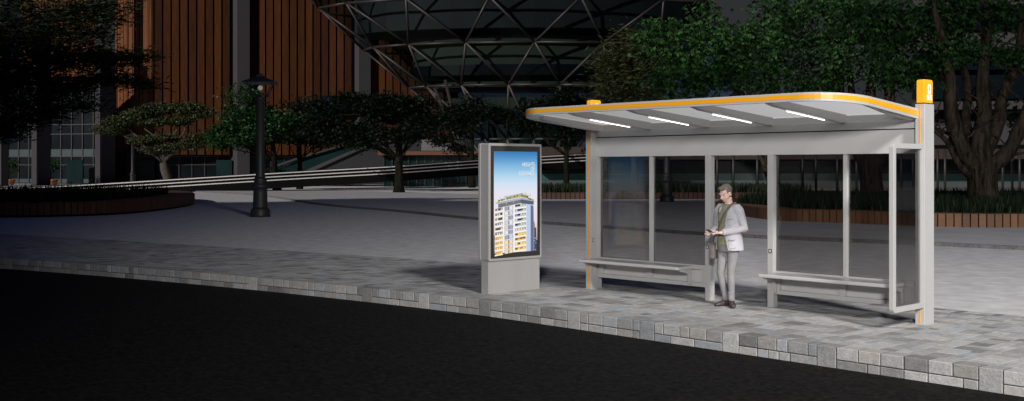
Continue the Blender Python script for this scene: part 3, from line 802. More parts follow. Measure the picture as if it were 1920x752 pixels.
# big maples behind the shelter
Y1 = 48.0
def T_(px, py, Y, r): return (at(px, py, Y), r)
b1 = at(1843, 389, Y1)
t1 = empty('maple_tree', b1); tag(t1, 'massive old tree with thick forking limbs in the planter right of the shelter', 'tree', 'large maple trees behind the shelter')
tb = MB(); O = b1
tb.tube([at(1843,392,Y1)-O, at(1843,384,Y1)-O, at(1843,370,Y1)-O, at(1842,345,Y1)-O, at(1841,325,Y1)-O, at(1842,308,Y1)-O], [1.0,.78,.66,.62,.62,.62], 16)
tb.build('trunk', M['bark'], t1)
lb = MB()
def path(Y, pxs, rs, tw=True):
    pts = [at(x, y, Y+dy)-O for x, y, dy in pxs]; pts = cr(pts, 4)
    rr = np.interp(np.linspace(0, 1, len(pts)), np.linspace(0, 1, len(rs)), rs)
    lb.tube(pts, [q*random.uniform(.93, 1.07) for q in rr], 10)
    if tw:
        for i in range(5, len(pts), 2):
            for s_ in range(2):
                e = pts[i]+Vector((random.uniform(-1.6,1.6), random.uniform(-1,1), random.uniform(.2,1.8)))
                limb(lb, pts[i], e, .05, .008, .35, 5)
path(Y1, [(1846,318,0),(1838,270,0),(1846,215,.3),(1842,150,.4),(1850,60,.2),(1842,-40,0)], [.48,.42,.33,.28,.22,.12])
path(Y1, [(1832,318,0),(1804,280,-.4),(1784,215,-.8),(1780,140,-1),(1762,60,-1.2),(1740,-30,-1.4)], [.42,.37,.30,.24,.16,.07])
path(Y1, [(1856,314,0),(1890,285,-.3),(1912,240,-.5),(1935,180,-.6),(1960,60,-.6)], [.38,.33,.29,.24,.16])
path(Y1, [(1846,290,.3),(1872,230,.5),(1880,180,.8),(1908,110,1),(1915,20,1.2)], [.32,.30,.26,.2,.1])
path(Y1, [(1838,300,.3),(1812,235,.9),(1815,170,1.3),(1800,90,1.6),(1805,0,2)], [.26,.22,.2,.15,.08])
path(Y1, [(1828,336,0),(1800,310,-.2),(1775,265,-.5),(1752,245,-.8),(1738,225,-.9)], [.2,.17,.11,.07,.03])
path(Y1, [(1812,270,.3),(1785,255,.2),(1752,240,.1),(1735,250,0)], [.09,.08,.05,.02], False)
path(Y1, [(1868,300,.2),(1900,290,0),(1930,285,-.2)], [.1,.07,.04], False)
lb.build('limbs', M['bark'], t1)
cl = [C(1690,60,Y1,75,55,w=1.3),C(1760,30,Y1,70,45,w=1.2),C(1790,90,Y1-1.5,40,24,w=.45),C(1740,120,Y1,45,30,w=.6),C(1830,20,Y1,60,32,w=.7),C(1880,100,Y1,36,16,w=.35),
      C(1900,20,Y1+1,50,28,w=.5),C(1640,20,Y1+.5,60,40,w=.8),C(1845,95,Y1+1,30,14,w=.25),C(1700,145,Y1-.5,40,22,w=.4),C(1895,215,Y1+2,14,18,w=.12)]
leaves('crown', cl, M['maple'], t1, O, 620, .29, 'palm', .5)
Y2 = 57.0; b2 = at(1636, 374, Y2); O = b2
t2 = empty('maple_tree', b2); tag(t2, 'big dark tree whose thick trunk shows through the right hand glass panes', 'tree', 'large maple trees behind the shelter')
MB().tube([at(1636,378,Y2)-O, at(1635,366,Y2)-O, at(1634,345,Y2)-O, at(1632,320,Y2)-O, at(1630,295,Y2)-O], [.75,.62,.56,.58,.66], 14).build('trunk', M['bark'], t2)
lb = MB()
path(Y2, [(1626,310,0),(1600,260,0),(1575,190,.2),(1572,110,.3),(1550,20,.4)], [.42,.36,.28,.2,.1])
path(Y2, [(1632,310,0),(1618,250,.3),(1598,180,.5),(1590,100,.6)], [.36,.3,.2,.1])
path(Y2, [(1636,310,0),(1640,250,.2),(1632,180,.2),(1640,120,.4),(1645,50,.6)], [.4,.34,.25,.2,.1])
path(Y2, [(1642,310,0),(1665,260,0),(1668,180,.2),(1670,100,.6),(1690,20,.8)], [.4,.33,.26,.2,.1])
lb.build('limbs', M['bark'], t2)
cl = [C(1480,90,Y2,60,50,w=.9),C(1550,40,Y2,70,45,w=1.2),C(1540,120,Y2-.5,60,36,w=.8),C(1500,150,Y2-1,60,25,w=.6),C(1620,90,Y2,60,40,w=.8),C(1480,20,Y2,50,35,w=.7),C(1590,0,Y2,60,30,w=.7),C(1660,130,Y2-.8,30,22,w=.3),C(1530,165,Y2-1,40,14,w=.35)]
leaves('crown', cl, M['maple'], t2, O, 620, .29, 'palm', .5)
Y3 = 52.0; b3 = at(1392, 384, Y3); O = b3
t3 = empty('maple_tree', b3); tag(t3, 'leafy green tree with a rounded crown above the middle of the canopy', 'tree', 'large maple trees behind the shelter')
MB().tube([at(1450,376,72)-O, at(1448,350,72)-O, at(1440,320,72)-O, at(1425,270,70)-O], [.36,.3,.28,.3], 12).build('trunk', M['bark'], t3)
lb = MB()
path(70, [(1425,280,0),(1390,200,-3),(1360,120,-8),(1320,40,-14)], [.3,.26,.18,.06])
path(70, [(1425,280,0),(1400,200,-2),(1378,150,-6),(1345,90,-12)], [.28,.24,.14,.05])
path(70, [(1425,280,0),(1440,180,-2),(1452,110,-8),(1460,40,-12)], [.28,.22,.14,.05])
path(70, [(1425,280,0),(1350,210,-4),(1280,150,-12),(1240,90,-16)], [.22,.18,.12,.04])
lb.build('limbs', M['bark_light'], t3)
Y3 = 54
cl = [C(1250,90,Y3,42,46,w=.9),C(1230,60,Y3,25,20,w=.35),C(1300,110,Y3,46,50,w=1.0),C(1350,75,Y3-.5,52,35,w=1.1),C(1400,90,Y3,48,42,w=1),C(1320,150,Y3,60,34,w=.9),C(1260,150,Y3,44,34,w=.7),
      C(1315,14,Y3,14,18,w=.22),C(1322,38,Y3,10,10,w=.1),C(1440,70,Y3,30,32,w=.5),C(1420,140,Y3,45,30,w=.7),C(1450,20,Y3+1,22,24,w=.35),C(1370,140,Y3-1,50,28,w=.6)]
leaves('crown', cl, M['maple'], t3, O, 620, .29, 'palm', .5)
# brownish shaggy tree left of them
tree('shaggy_tree', 'shaggy brownish tree rising behind the canopy beside the glass dome', 'tree', at(1190,372,74), [(at(1190,372,74),.3),(at(1190,300,74),.25),(at(1188,220,74),.2),(at(1185,140,74),.12)],
     [C(1185,95,74,32,36,w=1),C(1165,130,74,40,28,w=1),C(1205,140,74,45,40,w=1.2),C(1150,170,74,30,20,w=.6),C(1230,100,74,20,30,w=.5),C(1200,185,74,50,26,w=.9),C(1140,110,74,10,12,w=.15)], M['bush'], M['bark'], 2200, .42, 'needle', limb_r=.06)
# dark conifer-like tree at the left edge
YL = 52.0
tree('feathery_tree', 'dark feathery tree overhanging the round planter at the left edge', 'tree', at(-130,388,YL), [(at(-130,388,YL),.5),(at(-128,300,YL),.42),(at(-120,200,YL),.36),(at(-110,100,YL),.3),(at(-100,0,YL),.2)],
     [C(30,40,YL,95,52,w=2.2),C(10,120,YL,85,55,w=2.0),C(110,95,YL,60,40,w=1.3),C(150,25,YL,45,28,w=.8),C(200,14,YL,26,16,w=.3),C(212,38,YL,14,7,w=.12),C(165,65,YL,36,16,w=.35),C(185,112,YL,40,20,w=.5),C(240,110,YL,34,7,w=.28),C(278,104,YL,14,4,w=.07),C(225,152,YL,40,9,w=.35),C(272,160,YL,16,5,w=.1),
      C(140,160,YL,52,20,w=.7),C(50,190,YL,75,32,w=1.2),C(20,235,YL,36,15,w=.45),C(75,222,YL,34,10,w=.3),C(0,254,YL,20,9,w=.2),C(160,200,YL,34,7,w=.2),C(-60,100,YL,90,90,w=1.6),C(-60,220,YL,60,40,w=.7)], M['pine'], M['bark'], 2300, .33, 'needle', tips=8, limb_r=.10, flat=.7)
# spreading tree by the tower
YS = 118
base = at(312,346,YS)
tree('spreading_tree', 'flat topped spreading tree with pale crooked trunk below the timber tower', 'tree', base, [(base,.7),(at(315,335,YS),.5),(at(309,318,YS),.5),(at(306,305,YS),.38)],
     [C(205,243,YS,24,7,w=.4),C(228,226,YS,28,8,w=.5),C(262,214,YS,30,9,w=.6),C(300,204,YS,34,10,w=.7),C(348,203,YS,32,9,w=.6),C(372,212,YS,20,8,w=.3),C(285,228,YS,32,6,w=.45),C(335,226,YS,28,6,w=.4),
      C(272,262,YS,28,6,w=.4),C(312,258,YS,26,5,w=.3),C(298,280,YS,30,6,w=.4),C(350,272,YS,30,7,w=.45),C(372,258,YS,20,7,w=.3)], M['olive'], M['bark_light'], 4600, .26, 'leaf', limb_r=.15, tips=3, flat=.5)
# round trees in front of the tower and the dome
def loosen(cl, Y):
    out = []
    for c, r, w in cl:
        m = 7
        for k in range(m):
            d = np.array([random.gauss(0,.55), random.gauss(0,.5), random.gauss(0,.5)])*np.array(r); q = random.uniform(.28,.5)
            out.append((tuple(np.array(c)+d), (r[0]*q*1.25, r[1]*q, r[2]*q*.8), w/m*random.uniform(.5,1.5)))
    return out
def mid_tree(px, py, Y, cl, label, mat, r=.26, per=3400, top=230, size=.27, lean=0, nm='plaza_tree'):
    base = at(px, py, Y)
    tr = [(base, r*1.5), (at(px+lean*.3, py-18, Y), r), (at(px+lean*.6, (py+top)/2, Y), r*.85), (at(px+lean, top, Y), r*.6)]
    return tree(nm, label, 'tree', base, tr, loosen(cl, Y), mat, M['dark_bark'], per, size, 'leaf', 'trees on the far side of the plaza', limb_r=.07, tips=1)
mid_tree(520,358.5,98,[C(440,232,98,46,40,w=1.3),C(490,222,98,50,40,w=1.3),C(420,262,98,32,20,w=.5),C(470,262,98,50,22,w=.8),C(530,235,98,40,36,w=.9)],'bright green round tree behind the nearest street lamp',M['green'],.3,lean=-10,top=250)
mid_tree(562,356,104,[C(560,225,104,55,36,w=1.1),C(610,240,104,44,32,w=.9),C(580,262,104,50,20,w=.7)],'dark round tree with a thin leaning trunk behind the nearest street lamp',M['dim'],.25,top=255)
mid_tree(748,363,90,[C(660,215,90,66,36,w=1.3),C(740,200,90,70,30,w=1.3),C(690,250,90,70,24,w=1.1),C(800,225,90,52,30,w=.9),C(640,258,90,40,16,w=.5),C(770,250,90,50,16,w=.6)],'dark broad tree with straight trunk in front of the striped ramp',M['dim'],.36,top=235,per=3600)
mid_tree(885,356,112,[C(850,215,112,50,30,w=.9),C(900,230,112,56,28,w=.9),C(840,255,112,34,16,w=.4)],'slim dark tree directly left of the advertising totem',M['dim'],.28,top=230)
mid_tree(1062,358,100,[C(1030,205,100,60,28,w=1.1),C(1090,195,100,50,26,w=.9),C(1060,238,100,60,20,w=.8),C(1000,230,100,36,20,w=.5)],'dark tree seen between the totem and the left shelter post',M['dim'],.26,top=230)

# ------------------------------------------------------------------ potted plants
def potted(px, py, Y, label, ball=True, s=1.0):
    b = at(px, py, Y); b.z = SZ; r = empty('potted_plant', b); tag(r, label, 'potted plant', 'terracotta pots along the far buildings')
    MB().lathe([(.38*s,0),(.52*s,.48*s),(.60*s,.5*s),(.60*s,.62*s),(.5*s,.62*s)], 14).build('pot', M['terracotta'], r)
    if ball:
        MB().tube([(0,0,.5*s),(0,0,1.9*s)], .07*s, 6).build('stem', M['bark'], r)
        leaves('foliage', [((b.x,b.y,b.z+2.3*s),(.7*s,.7*s,.5*s),1)], M['green'], r, b, 350, .28*s)
    else:
        leaves('foliage', [((b.x,b.y,b.z+1.0*s),(.3*s,.3*s,.6*s),1)], M['dim'], r, b, 120, .3*s)
    return r
potted(20,347,134,'topiary ball in terracotta pot, leftmost by the tower columns',s=1.0)
potted(100,347,134,'topiary ball in terracotta pot right of the second tower column',s=1.0)
potted(652,346,125,'terracotta pot with low plant left of the dark broad tree',False,1.1)
potted(846,347,122,'terracotta pot with thin stems just left of the slim tree',False,.85)

# ------------------------------------------------------------------ timber tower
TW = empty('tower_building', at(287,346,138)); OT = TW.location.copy()
tag(TW, 'tall building clad in vertical orange brown timber boards between grey concrete piers', 'building')
def wood_wall(p, q, z0, z1, plank, tone):
    p = Vector((p.x,p.y,0)); q = Vector((q.x,q.y,0)); L = (q-p).length; t = (q-p)/L; nn = Vector((t.y,-t.x,0)); n = int(L/plank); mb = MB()
    for k in range(n):
        c = p+t*(L*(k+.5)/n)+nn*random.uniform(-.05,.08); g = random.uniform(.62,1.3); col = tuple(x*g for x in tone)
        mb.obox((c.x-OT.x,c.y-OT.y,(z0+z1)/2-OT.z), t*(L/n*.405), nn*.14, Vector((0,0,(z1-z0)/2)), col)
    o = mb.build('timber_cladding', M['wood'], TW, colors=True)
    b = MB(); c = (p+q)/2-nn*.35; b.obox((c.x-OT.x,c.y-OT.y,(z0+z1)/2-OT.z), t*(L/2), nn*.1, Vector((0,0,(z1-z0)/2))); b.build('backing_wall', M['black'], TW)
YT = 138
zb = H+(YH-290)/F*YT
tone = (.078,.027,.0095)
wood_wall(at(289,0,YT), at(432,0,YT+2), zb, 28, .97, tone)
wood_wall(at(468,0,YT+2.6), at(660,0,YT+5), zb-.0+6.0*0, 28, .97, tone)
wood_wall(at(695,0,YT+5.5), at(860,0,YT+8), zb+8*0, 28, .97, tone)
wood_wall(at(210,0,YT+12), at(287,0,YT), zb, 28, .85, (.20,.078,.034))  # lighter tone on the left face: light from the left put into the colour
zb2 = H+(YH-176)/F*(YT+12)
wood_wall(at(40,0,YT+26), at(182,0,YT+13), zb2, 28, .85, (.20,.078,.034))  # farther left wall, same lit-side brightness put into the tone
def pier(pxl, pxm, pxr, Y, z1=28):          # concrete pier showing a narrow lit side and a wide front
    a = at(pxl,0,Y+2.0); m = at(pxm,0,Y); r = at(pxr,0,Y+.6); b = a+(r-m)
    mb = MB(); mb.prism([(a.x-OT.x,a.y-OT.y),(m.x-OT.x,m.y-OT.y),(r.x-OT.x,r.y-OT.y),(b.x-OT.x,b.y-OT.y)], -OT.z, z1-OT.z); mb.build('pier', M['concrete'], TW)
pier(178,190,216,YT-1); pier(432,445,468,YT+1); pier(660,673,695,YT+4); pier(59,71,95,129,20); pier(-6,2,16,124,20)
# glazed base of the tower
def curtain(parent, org, p, q, z0, z1, cols, rows, mat, bands=(), name='glazing', mull=.12):
    p = Vector((p.x,p.y,0)); q = Vector((q.x,q.y,0)); L = (q-p).length; t = (q-p)/L; nn = Vector((t.y,-t.x,0)); c = (p+q)/2
    g = MB(); g.obox((c.x-org.x,c.y-org.y,(z0+z1)/2-org.z), t*L/2, nn*.05, Vector((0,0,(z1-z0)/2))); go = g.build(name, mat, parent)
    m = MB()
    for k in range(cols+1):
        d = p+t*(L*k/cols)+nn*.12; m.obox((d.x-org.x,d.y-org.y,(z0+z1)/2-org.z), t*mull/2, nn*.07, Vector((0,0,(z1-z0)/2)))
    for zz_ in rows:
        d = c+nn*.115; m.obox((d.x-org.x,d.y-org.y,zz_-org.z), t*L/2, nn*.06, Vector((0,0,mull/2)))
    m.build('glazing_bars', M['mullion'], go)
    for (a, b) in bands:
        s = MB(); d = c+nn*.075; s.obox((d.x-org.x,d.y-org.y,(a+b)/2-org.z), t*L/2, nn*.02, Vector((0,0,(b-a)/2))); s.build('spandrel', M['spandrel'], go)
    return go
zf = lambda y, Y=140: H+(YH-y)/F*Y
curtain(TW, OT, at(-60,0,YT+10), at(218,0,YT+3), 0, zb2+.4, 14, (zf(232),zf(250),zf(309),zf(293)), M['blueglass'], ((zf(293),zf(279)),(0.2,zf(336))))
curtain(TW, OT, at(216,0,YT+2.2), at(432,0,YT+3), 0, zb+.3, 9, (zf(293),zf(309)), M['blueglass'], ((0.2,zf(338)),))
curtain(TW, OT, at(430,0,YT+3.2), at(760,0,YT+7), 0, zb+.3, 13, (zf(293),zf(309)), M['teal'], ())
for px in (140,275,420): 
    p = at(px,0,YT+1.8); MB().box(p.x-OT.x-1.0,p.x-OT.x+1.0,p.y-OT.y,p.y-OT.y+.3,-OT.z,zf(300)-OT.z).build('green_pane', M['teal'], TW)
p = at(618,0,YT+3.6); q = at(700,0,YT+4.6)
MB().box(p.x-OT.x-.8,q.x-OT.x,p.y-OT.y-1.2,p.y-OT.y-.6,zf(205)-OT.z,zf(179)-OT.z).build('dark_window', M['blueglass'], TW)

# ------------------------------------------------------------------ striped ramp
RA = empty('elevated_ramp', at(240,360,100)); OR = RA.location.copy()
tag(RA, 'long black ramp with three white rail stripes rising to the right across the plaza', 'ramp')
rail_px = [(-60,354),(0,352.5),(100,349.5),(240,341.5),(360,334),(480,326.5),(600,319.5),(748,311),(880,301.5),(1000,294),(1110,288)]
YR = [101,100,99,97.5,96.5,96,96.5,97.5,99,101,103]
top = cr([at(px, py, Y) for (px, py), Y in zip(rail_px, YR)], 5)
def strip(name, off, hgt, mat, front, thick=.14):
    mb = MB(); v = []; f = []
    for i, p in enumerate(top):
        t = (top[min(i+1,len(top)-1)]-top[max(i-1,0)]); t.z = 0; t.normalize(); nn = Vector((t.y,-t.x,0))
        a = p+nn*front-OR; b = p+nn*(front-thick)-OR
        z1 = max(p.z+off, .07+SZ)-OR.z; z0 = max(p.z+off-hgt, SZ)-OR.z
        v += [(a.x,a.y,z0),(a.x,a.y,z1),(b.x,b.y,z1),(b.x,b.y,z0)]
    for i in range(len(top)-1):
        for k in range(4): f.append((4*i+k,4*i+4+k,4*i+4+(k+1)%4,4*i+(k+1)%4))
    f += [(3,2,1,0), tuple(4*(len(top)-1)+k for k in range(4))]
    mb.add(v, f); return mb.build(name, mat, RA)
strip('parapet', .06, 1.42, M['black'], 0, .3)
for k, off in enumerate((0,-.29,-.58)): strip('white_rail', off, .085, M['rail'], .10, .09)
mb = MB()                                        # deck and black underside
v = []; f = []
for i, p in enumerate(top):
    t = (top[min(i+1,len(top)-1)]-top[max(i-1,0)]); t.z = 0; t.normalize(); nn = Vector((t.y,-t.x,0)); a = p-nn*.3-OR; b = p-nn*4.2-OR
    zt = max(p.z-.95, SZ+.03)-OR.z; zl = max(p.z-1.36, SZ+.01)-OR.z
    v += [(a.x,a.y,zl),(a.x,a.y,zt),(b.x,b.y,zt),(b.x,b.y,zl)]
for i in range(len(top)-1):
    for k in range(4): f.append((4*i+k,4*i+4+k,4*i+4+(k+1)%4,4*i+(k+1)%4))
mb.add(v, f); mb.build('ramp_deck', M['black'], RA)

# ------------------------------------------------------------------ stair block with sloping copings, entrance pavilion
SB = empty('stair_block', at(620,346,120)); OS = SB.location.copy()
tag(SB, 'dark sloping stair flank with pale coping lines behind the striped ramp', 'stairs')
def slope_wall(pp, Y, thick, mat, name, base=346):
    P = [at(x,y,Y)-OS for x,y in pp]; n = len(P); mb = MB()
    v = P+[p+Vector((0,thick,0)) for p in P]
    mb.add(v, [tuple(range(n)), tuple(range(2*n-1,n-1,-1))]+[(i,n+i,n+(i+1)%n,(i+1)%n) for i in range(n)]); return mb.build(name, mat, SB)
slope_wall([(510,346),(880,346),(880,264),(830,264),(745,262),(690,272),(640,295),(575,325),(510,346)][:-1], 121, 1.2, M['darkconcrete'], 'stair_flank')
slope_wall([(560,326),(575,326),(640,296.5),(692,273.5),(746,263),(746,259.5),(690,269.5),(636,292),(560,325)], 120.6, 1.8, M['concrete'], 'coping')
slope_wall([(470,330),(560,298),(640,275),(690,264),(690,262.5),(640,272.5),(558,295),(470,326)], 125, 1.0, M['concrete'], 'coping')
slope_wall([(470,346),(560,300),(640,276),(690,265),(690,346)], 125.5, 1.0, M['teal'], 'glass_balustrade')
EP = empty('entrance_pavilion', at(800,346,128)); OE = EP.location.copy()
tag(EP, 'low glazed entrance with brown timber soffit and a white panel under the dome', 'building')
a, b = at(720,0,119), at(905,0,119)
curtain(EP, OE, a, b, 0, zf(291,119), 12, (zf(316,119),), M['teal'])
MB().box(a.x-OE.x-.5,b.x-OE.x,a.y-OE.y-1.2,a.y-OE.y+4,zf(291,119)-OE.z,zf(284,119)-OE.z).build('timber_soffit', plain('brown_soffit',(.16,.06,.03),.7), EP)
c0, c1 = at(790,0,118.4), at(846,0,118.4)
MB().box(c0.x-OE.x,c1.x-OE.x,c0.y-OE.y,c0.y-OE.y+.4,zf(282.5,118.4)-OE.z,zf(262,118.4)-OE.z).build('white_panel', M['whitewall'], EP)

# ------------------------------------------------------------------ glass dome
DM = empty('dome_building', at(1010,346,132)); OD = DM.location.copy()
tag(DM, 'faceted glass dome of dark triangular panes and brown steel struts, narrowing towards the ground', 'building')
# rings: (y centre pixel, lateral radius px, centre px); depth radius is 0.55 of the lateral one
DY = 132.0; k = DY/F
rings = [(-60,470),(20,405),(94,318),(166,236),(262,128),(350,60)]
NV = 16; cxp = 1000; V3 = []
for i, (yy, rad) in enumerate(rings):
    row = []
    zc = H+(YH-yy)*k
    for j in range(NV):
        a = 2*math.pi*(j+(.5 if i % 2 else 0))/NV
        row.append(Vector(((cxp-CX)*k+rad*k*math.cos(a), DY+rad*k*.42*math.sin(a), max(zc, SZ)))-OD)
    V3.append(row)
st = MB(); gl_ = MB(); edges = set()
def ed(p, q, r=.15): st.tube([p, q], r, 6, smooth=True)
for i in range(len(rings)):
    for j in range(NV):
        p = V3[i][j]; 
        if i < 5: ed(p, V3[i][(j+1) % NV])
        if i+1 < len(rings):
            if i % 2: nb = (j, (j+1) % NV)
            else: nb = ((j-1) % NV, j)
            for q in nb: ed(p, V3[i+1][q])
            if i < 4:
                gl_.add([p, V3[i+1][nb[0]], V3[i+1][nb[1]]], [(0,1,2)])
                gl_.add([p, V3[i][(j+1) % NV], V3[i+1][nb[1]]], [(0,1,2)])
st.build('steel_lattice', M['strut'], DM); gl_.build('glass_skin', M['domeglass'], DM)
def disc(yy, rad, dz, mat, name):
    zc = H+(YH-yy)*k; mb = MB(); pts = [((cxp-CX)*k+rad*k*math.cos(a)-OD.x, DY+rad*k*.40*math.sin(a)-OD.y) for a in np.linspace(0,2*math.pi,40,endpoint=False)]
    mb.prism(pts, zc-OD.z-dz/2, zc-OD.z+dz/2); return mb.build(name, mat, DM)
disc(84, 318*.80, .7, M['slab'], 'floor_slab'); disc(163, 236*.80, .6, M['slab'], 'floor_slab')
disc(120, 225, 3.6, M['slab'], 'gallery_wall'); disc(202, 165, 2.0, M['slab'], 'gallery_wall'); disc(138, 232, 1.2, M['blueglass'], 'gallery_window')
disc(10, 330, 7.5, M['darkwall'], 'core_wall'); disc(250, 85, 5.5, M['teal'], 'core_glazing')
# splayed legs at the foot
for px0, y0, px1, y1 in ((815,165,893,350),(835,150,880,346),(1090,300,1020,356),(1050,305,1110,356),(1440,250,1492,350),(1560,250,1480,350),(1250,280,1330,356),(1400,270,1330,356),(905,300,960,352)):
    MB().tube([at(px0,y0,126)-OD, at(px1,y1,124)-OD], .22, 6).build('splayed_leg', M['strut'], DM)
rb = empty('hanging_parasol', at(1043,26,126)); tag(rb, 'small red orange pendant shade glimpsed inside the upper dome', 'lamp shade')
MB().lathe([(.95,-.4),(.75,-.15),(.10,.45)], 10, smooth=False).build('shade', M['red'], rb)
rb.name = 'pendant_shade'

# ------------------------------------------------------------------ long glazed building at the right
LB = empty('glass_building', at(1500,346,100)); OL = LB.location.copy()
tag(LB, 'long dark building with teal glazing, thin columns and grey fascia behind the planter trees', 'building')
Yb = 100; a = at(985,0,Yb+14); b = at(2250,0,Yb)
curtain(LB, OL, a, b, 0, zf(296,Yb), 34, (zf(322,Yb),), M['blueglass'], (), mull=.10)
tl = plain('teal_lower_glazing', (.02,.085,.075), .3, var=.25, scale=.25)
pl_ = plain('grey_plinth', (.06,.064,.064), .7, var=.15, scale=.3)
def lay(z0, z1, mat, name, fr, dpt=.2, aa=None, bb=None):
    p = Vector((aa or a)); q = Vector((bb or b)); p.z = q.z = 0; L = (q-p).length; t = (q-p)/L; nn = Vector((t.y,-t.x,0)); c = (p+q)/2+nn*fr
    mb = MB(); mb.obox((c.x-OL.x,c.y-OL.y,(z0+z1)/2-OL.z), t*L/2, nn*dpt/2, Vector((0,0,(z1-z0)/2))); return mb.build(name, mat, LB)
lay(zf(350,Yb), zf(326,Yb), tl, 'lower_glazing', .25, .1); lay(SZ, zf(343,Yb), pl_, 'plinth', .35, .2)
lay(zf(298,Yb), zf(272,Yb), plain('dark_slatted_soffit',(.035,.022,.016),.8,var=.4,scale=2), 'soffit', 2.5, 5)
lay(zf(272,Yb), zf(236,Yb), M['concrete'], 'fascia', 3.0, 6, at(1380,0,Yb+9.6), b)
lay(zf(236,Yb), zf(60,Yb), M['darkwall'], 'upper_wall', .5, 4, at(1380,0,Yb+9.6), b)
for z0, z1 in ((205,190),(95,62),(10,-40)): lay(zf(z0,Yb), zf(z1,Yb), M['concrete'], 'floor_band', 2.7, 1.0, at(1700,0,Yb+4), b)
for z0, z1 in ((185,140),(130,100),(55,20)): lay(zf(z0,Yb), zf(z1,Yb), M['blueglass'], 'window_strip', 2.6, .5, at(1700,0,Yb+4), b)
lay(zf(60,Yb), zf(-180,Yb), M['darkwall'], 'upper_wall', .5, 4, at(1330,0,Yb+8), b)
for px, Y in ((1460,92),(1505,93),(1530,92),(1570,92),(1606,92),(1690,91),(1712,91),(1758,92),(1772,90),(1818,91),(1880,92),(1912,90),(1898,94),(1345,94),(1375,93),(1420,93)):
    p = at(px,0,Y)-OL; MB().tube([(p.x,p.y,SZ-OL.z),(p.x,p.y,zf(280,Y)-OL.z)], .11, 8).build('thin_column', M['mullion'], LB)

# ------------------------------------------------------------------ the waiting man
def remesh(mb, name, mat, parent, vox, smooth=3, colors=None):
    me = bpy.data.meshes.new(name); me.from_pydata(mb.v, [], mb.f); me.update()
    o = bpy.data.objects.new(name, me); COL.objects.link(o)
    r = o.modifiers.new('r', 'REMESH'); r.mode = 'VOXEL'; r.voxel_size = vox; r.use_smooth_shade = True
    if smooth:
        s = o.modifiers.new('s', 'SMOOTH'); s.iterations = smooth; s.factor = .5
    bpy.context.view_layer.update()
    ev = bpy.data.meshes.new_from_object(o.evaluated_get(bpy.context.evaluated_depsgraph_get()))
    o.modifiers.clear(); o.data = ev; bpy.data.meshes.remove(me); ev.name = name
    ev.polygons.foreach_set('use_smooth', [True]*len(ev.polygons))
    ev.materials.clear(); ev.materials.append(mat); o.parent = parent
    return o
def loft(mb, secs, n=20):                     # secs: (cx,cy,z,rx,ry)
    v = []; f = []
    for cx, cy, z, rx, ry in secs:
        for k_ in range(n):
            a_ = 2*math.pi*k_/n; ca, sa = math.cos(a_), math.sin(a_); e = .82
            v.append((cx+rx*math.copysign(abs(ca)**e, ca), cy+ry*math.copysign(abs(sa)**e, sa), z))
    for i in range(len(secs)-1):
        for k_ in range(n): f.append((i*n+k_, i*n+(k_+1) % n, (i+1)*n+(k_+1) % n, (i+1)*n+k_))
    f.append(tuple(range(n-1,-1,-1))); f.append(tuple(range((len(secs)-1)*n, len(secs)*n)))
    mb.add(v, f, smooth=True)
PX = loc2w(3.02, -.20)+Vector((-.055, 0, 0)); PR = math.atan2(-.80, .60)     # he faces the road and a little to the left
skin, snt, sb_ = nodes('skin')
ca_ = N(snt, 'ShaderNodeVertexColor', layer_name='tone'); snt.links.new(ca_.outputs['Color'], sb_.inputs['Base Color']); sb_.inputs['Roughness'].default_value = .55
jack = plain('light_grey_jacket', (.52,.51,.55), .9, var=.09, scale=14, bump=.25, bscale=35)
tee = plain('olive_tee', (.29,.29,.18), .9, var=.25, scale=12, bump=.2, bscale=40)
jean = plain('washed_grey_jeans', (.27,.255,.265), .9, var=.25, scale=9, bump=.35, bscale=22, stretch=(1,1,.6))
shoe = plain('dark_brown_leather', (.06,.045,.045), .42, var=.3, scale=14)
hairm = plain('greying_brown_hair', (.21,.17,.15), .7, var=.5, scale=40, stretch=(1,1,.3), bump=.5, bscale=90)
patch = plain('tan_elbow_patch', (.36,.20,.16), .9)
strapm = plain('grey_brown_canvas', (.17,.145,.135), .85, var=.2, scale=20)
HD = Vector((-.010, -.055, 1.645)); HM = Matrix.Rotation(R(-4), 3, 'Z') @ Matrix.Rotation(R(25), 3, 'X')   # head bent down to the phone
def hd(x, y, z): return HD+HM @ Vector((x, y, z))
# joints
SHL, ELL, WRL = Vector((.170,.0,1.435)), Vector((.238,.060,1.145)), Vector((.065,-.235,1.085))
SHR, ELR, WRR = Vector((-.170,.0,1.435)), Vector((-.235,.03,1.15)), Vector((-.085,-.265,1.075))
def arm(mb, s, e, w, r0, r1, r2, r3):
    mb.tube([s+Vector((-.075 if s.x > 0 else .075, .005, .012)), s+Vector((-.03 if s.x > 0 else .03, .002, .004)), s.lerp(e,.12), s.lerp(e,.5), e, e.lerp(w,.4), w], [r0*.72,r0*.95,r0,(r0+r1)/2,r1,(r1+r3)/2+.003,r3], 14)
bd = MB()
loft(bd, [(0,.0,.90,.15,.105),(0,0,1.05,.145,.10),(0,0,1.25,.17,.11),(0,.005,1.40,.165,.095),(0,.01,1.475,.09,.07),(0,.005,1.50,.06,.058)])
bd.tube([(0,.012,1.46),(-.002,-.008,1.53),hd(0,.02,-.07)], [.062,.058,.058], 14)
bd.sphere(hd(0,.022,.035), (.077,.096,.088), 18, 14, M=HM)          # skull
bd.sphere(hd(0,-.022,-.028), (.064,.068,.080), 16, 12, M=HM)        # face
bd.sphere(hd(0,-.040,-.082), (.045,.045,.036), 14, 10, M=HM)        # chin
bd.tube([hd(0,-.082,.012),hd(0,-.102,-.018),hd(0,-.112,-.034)], [.010,.014,.017], 8)     # nose
bd.sphere(hd(0,-.086,-.062), (.026,.014,.010), 10, 6, M=HM)         # lips
bd.tube([hd(-.05,-.073,.026),hd(0,-.088,.03),hd(.05,-.073,.026)], .012, 8)               # brow ridge
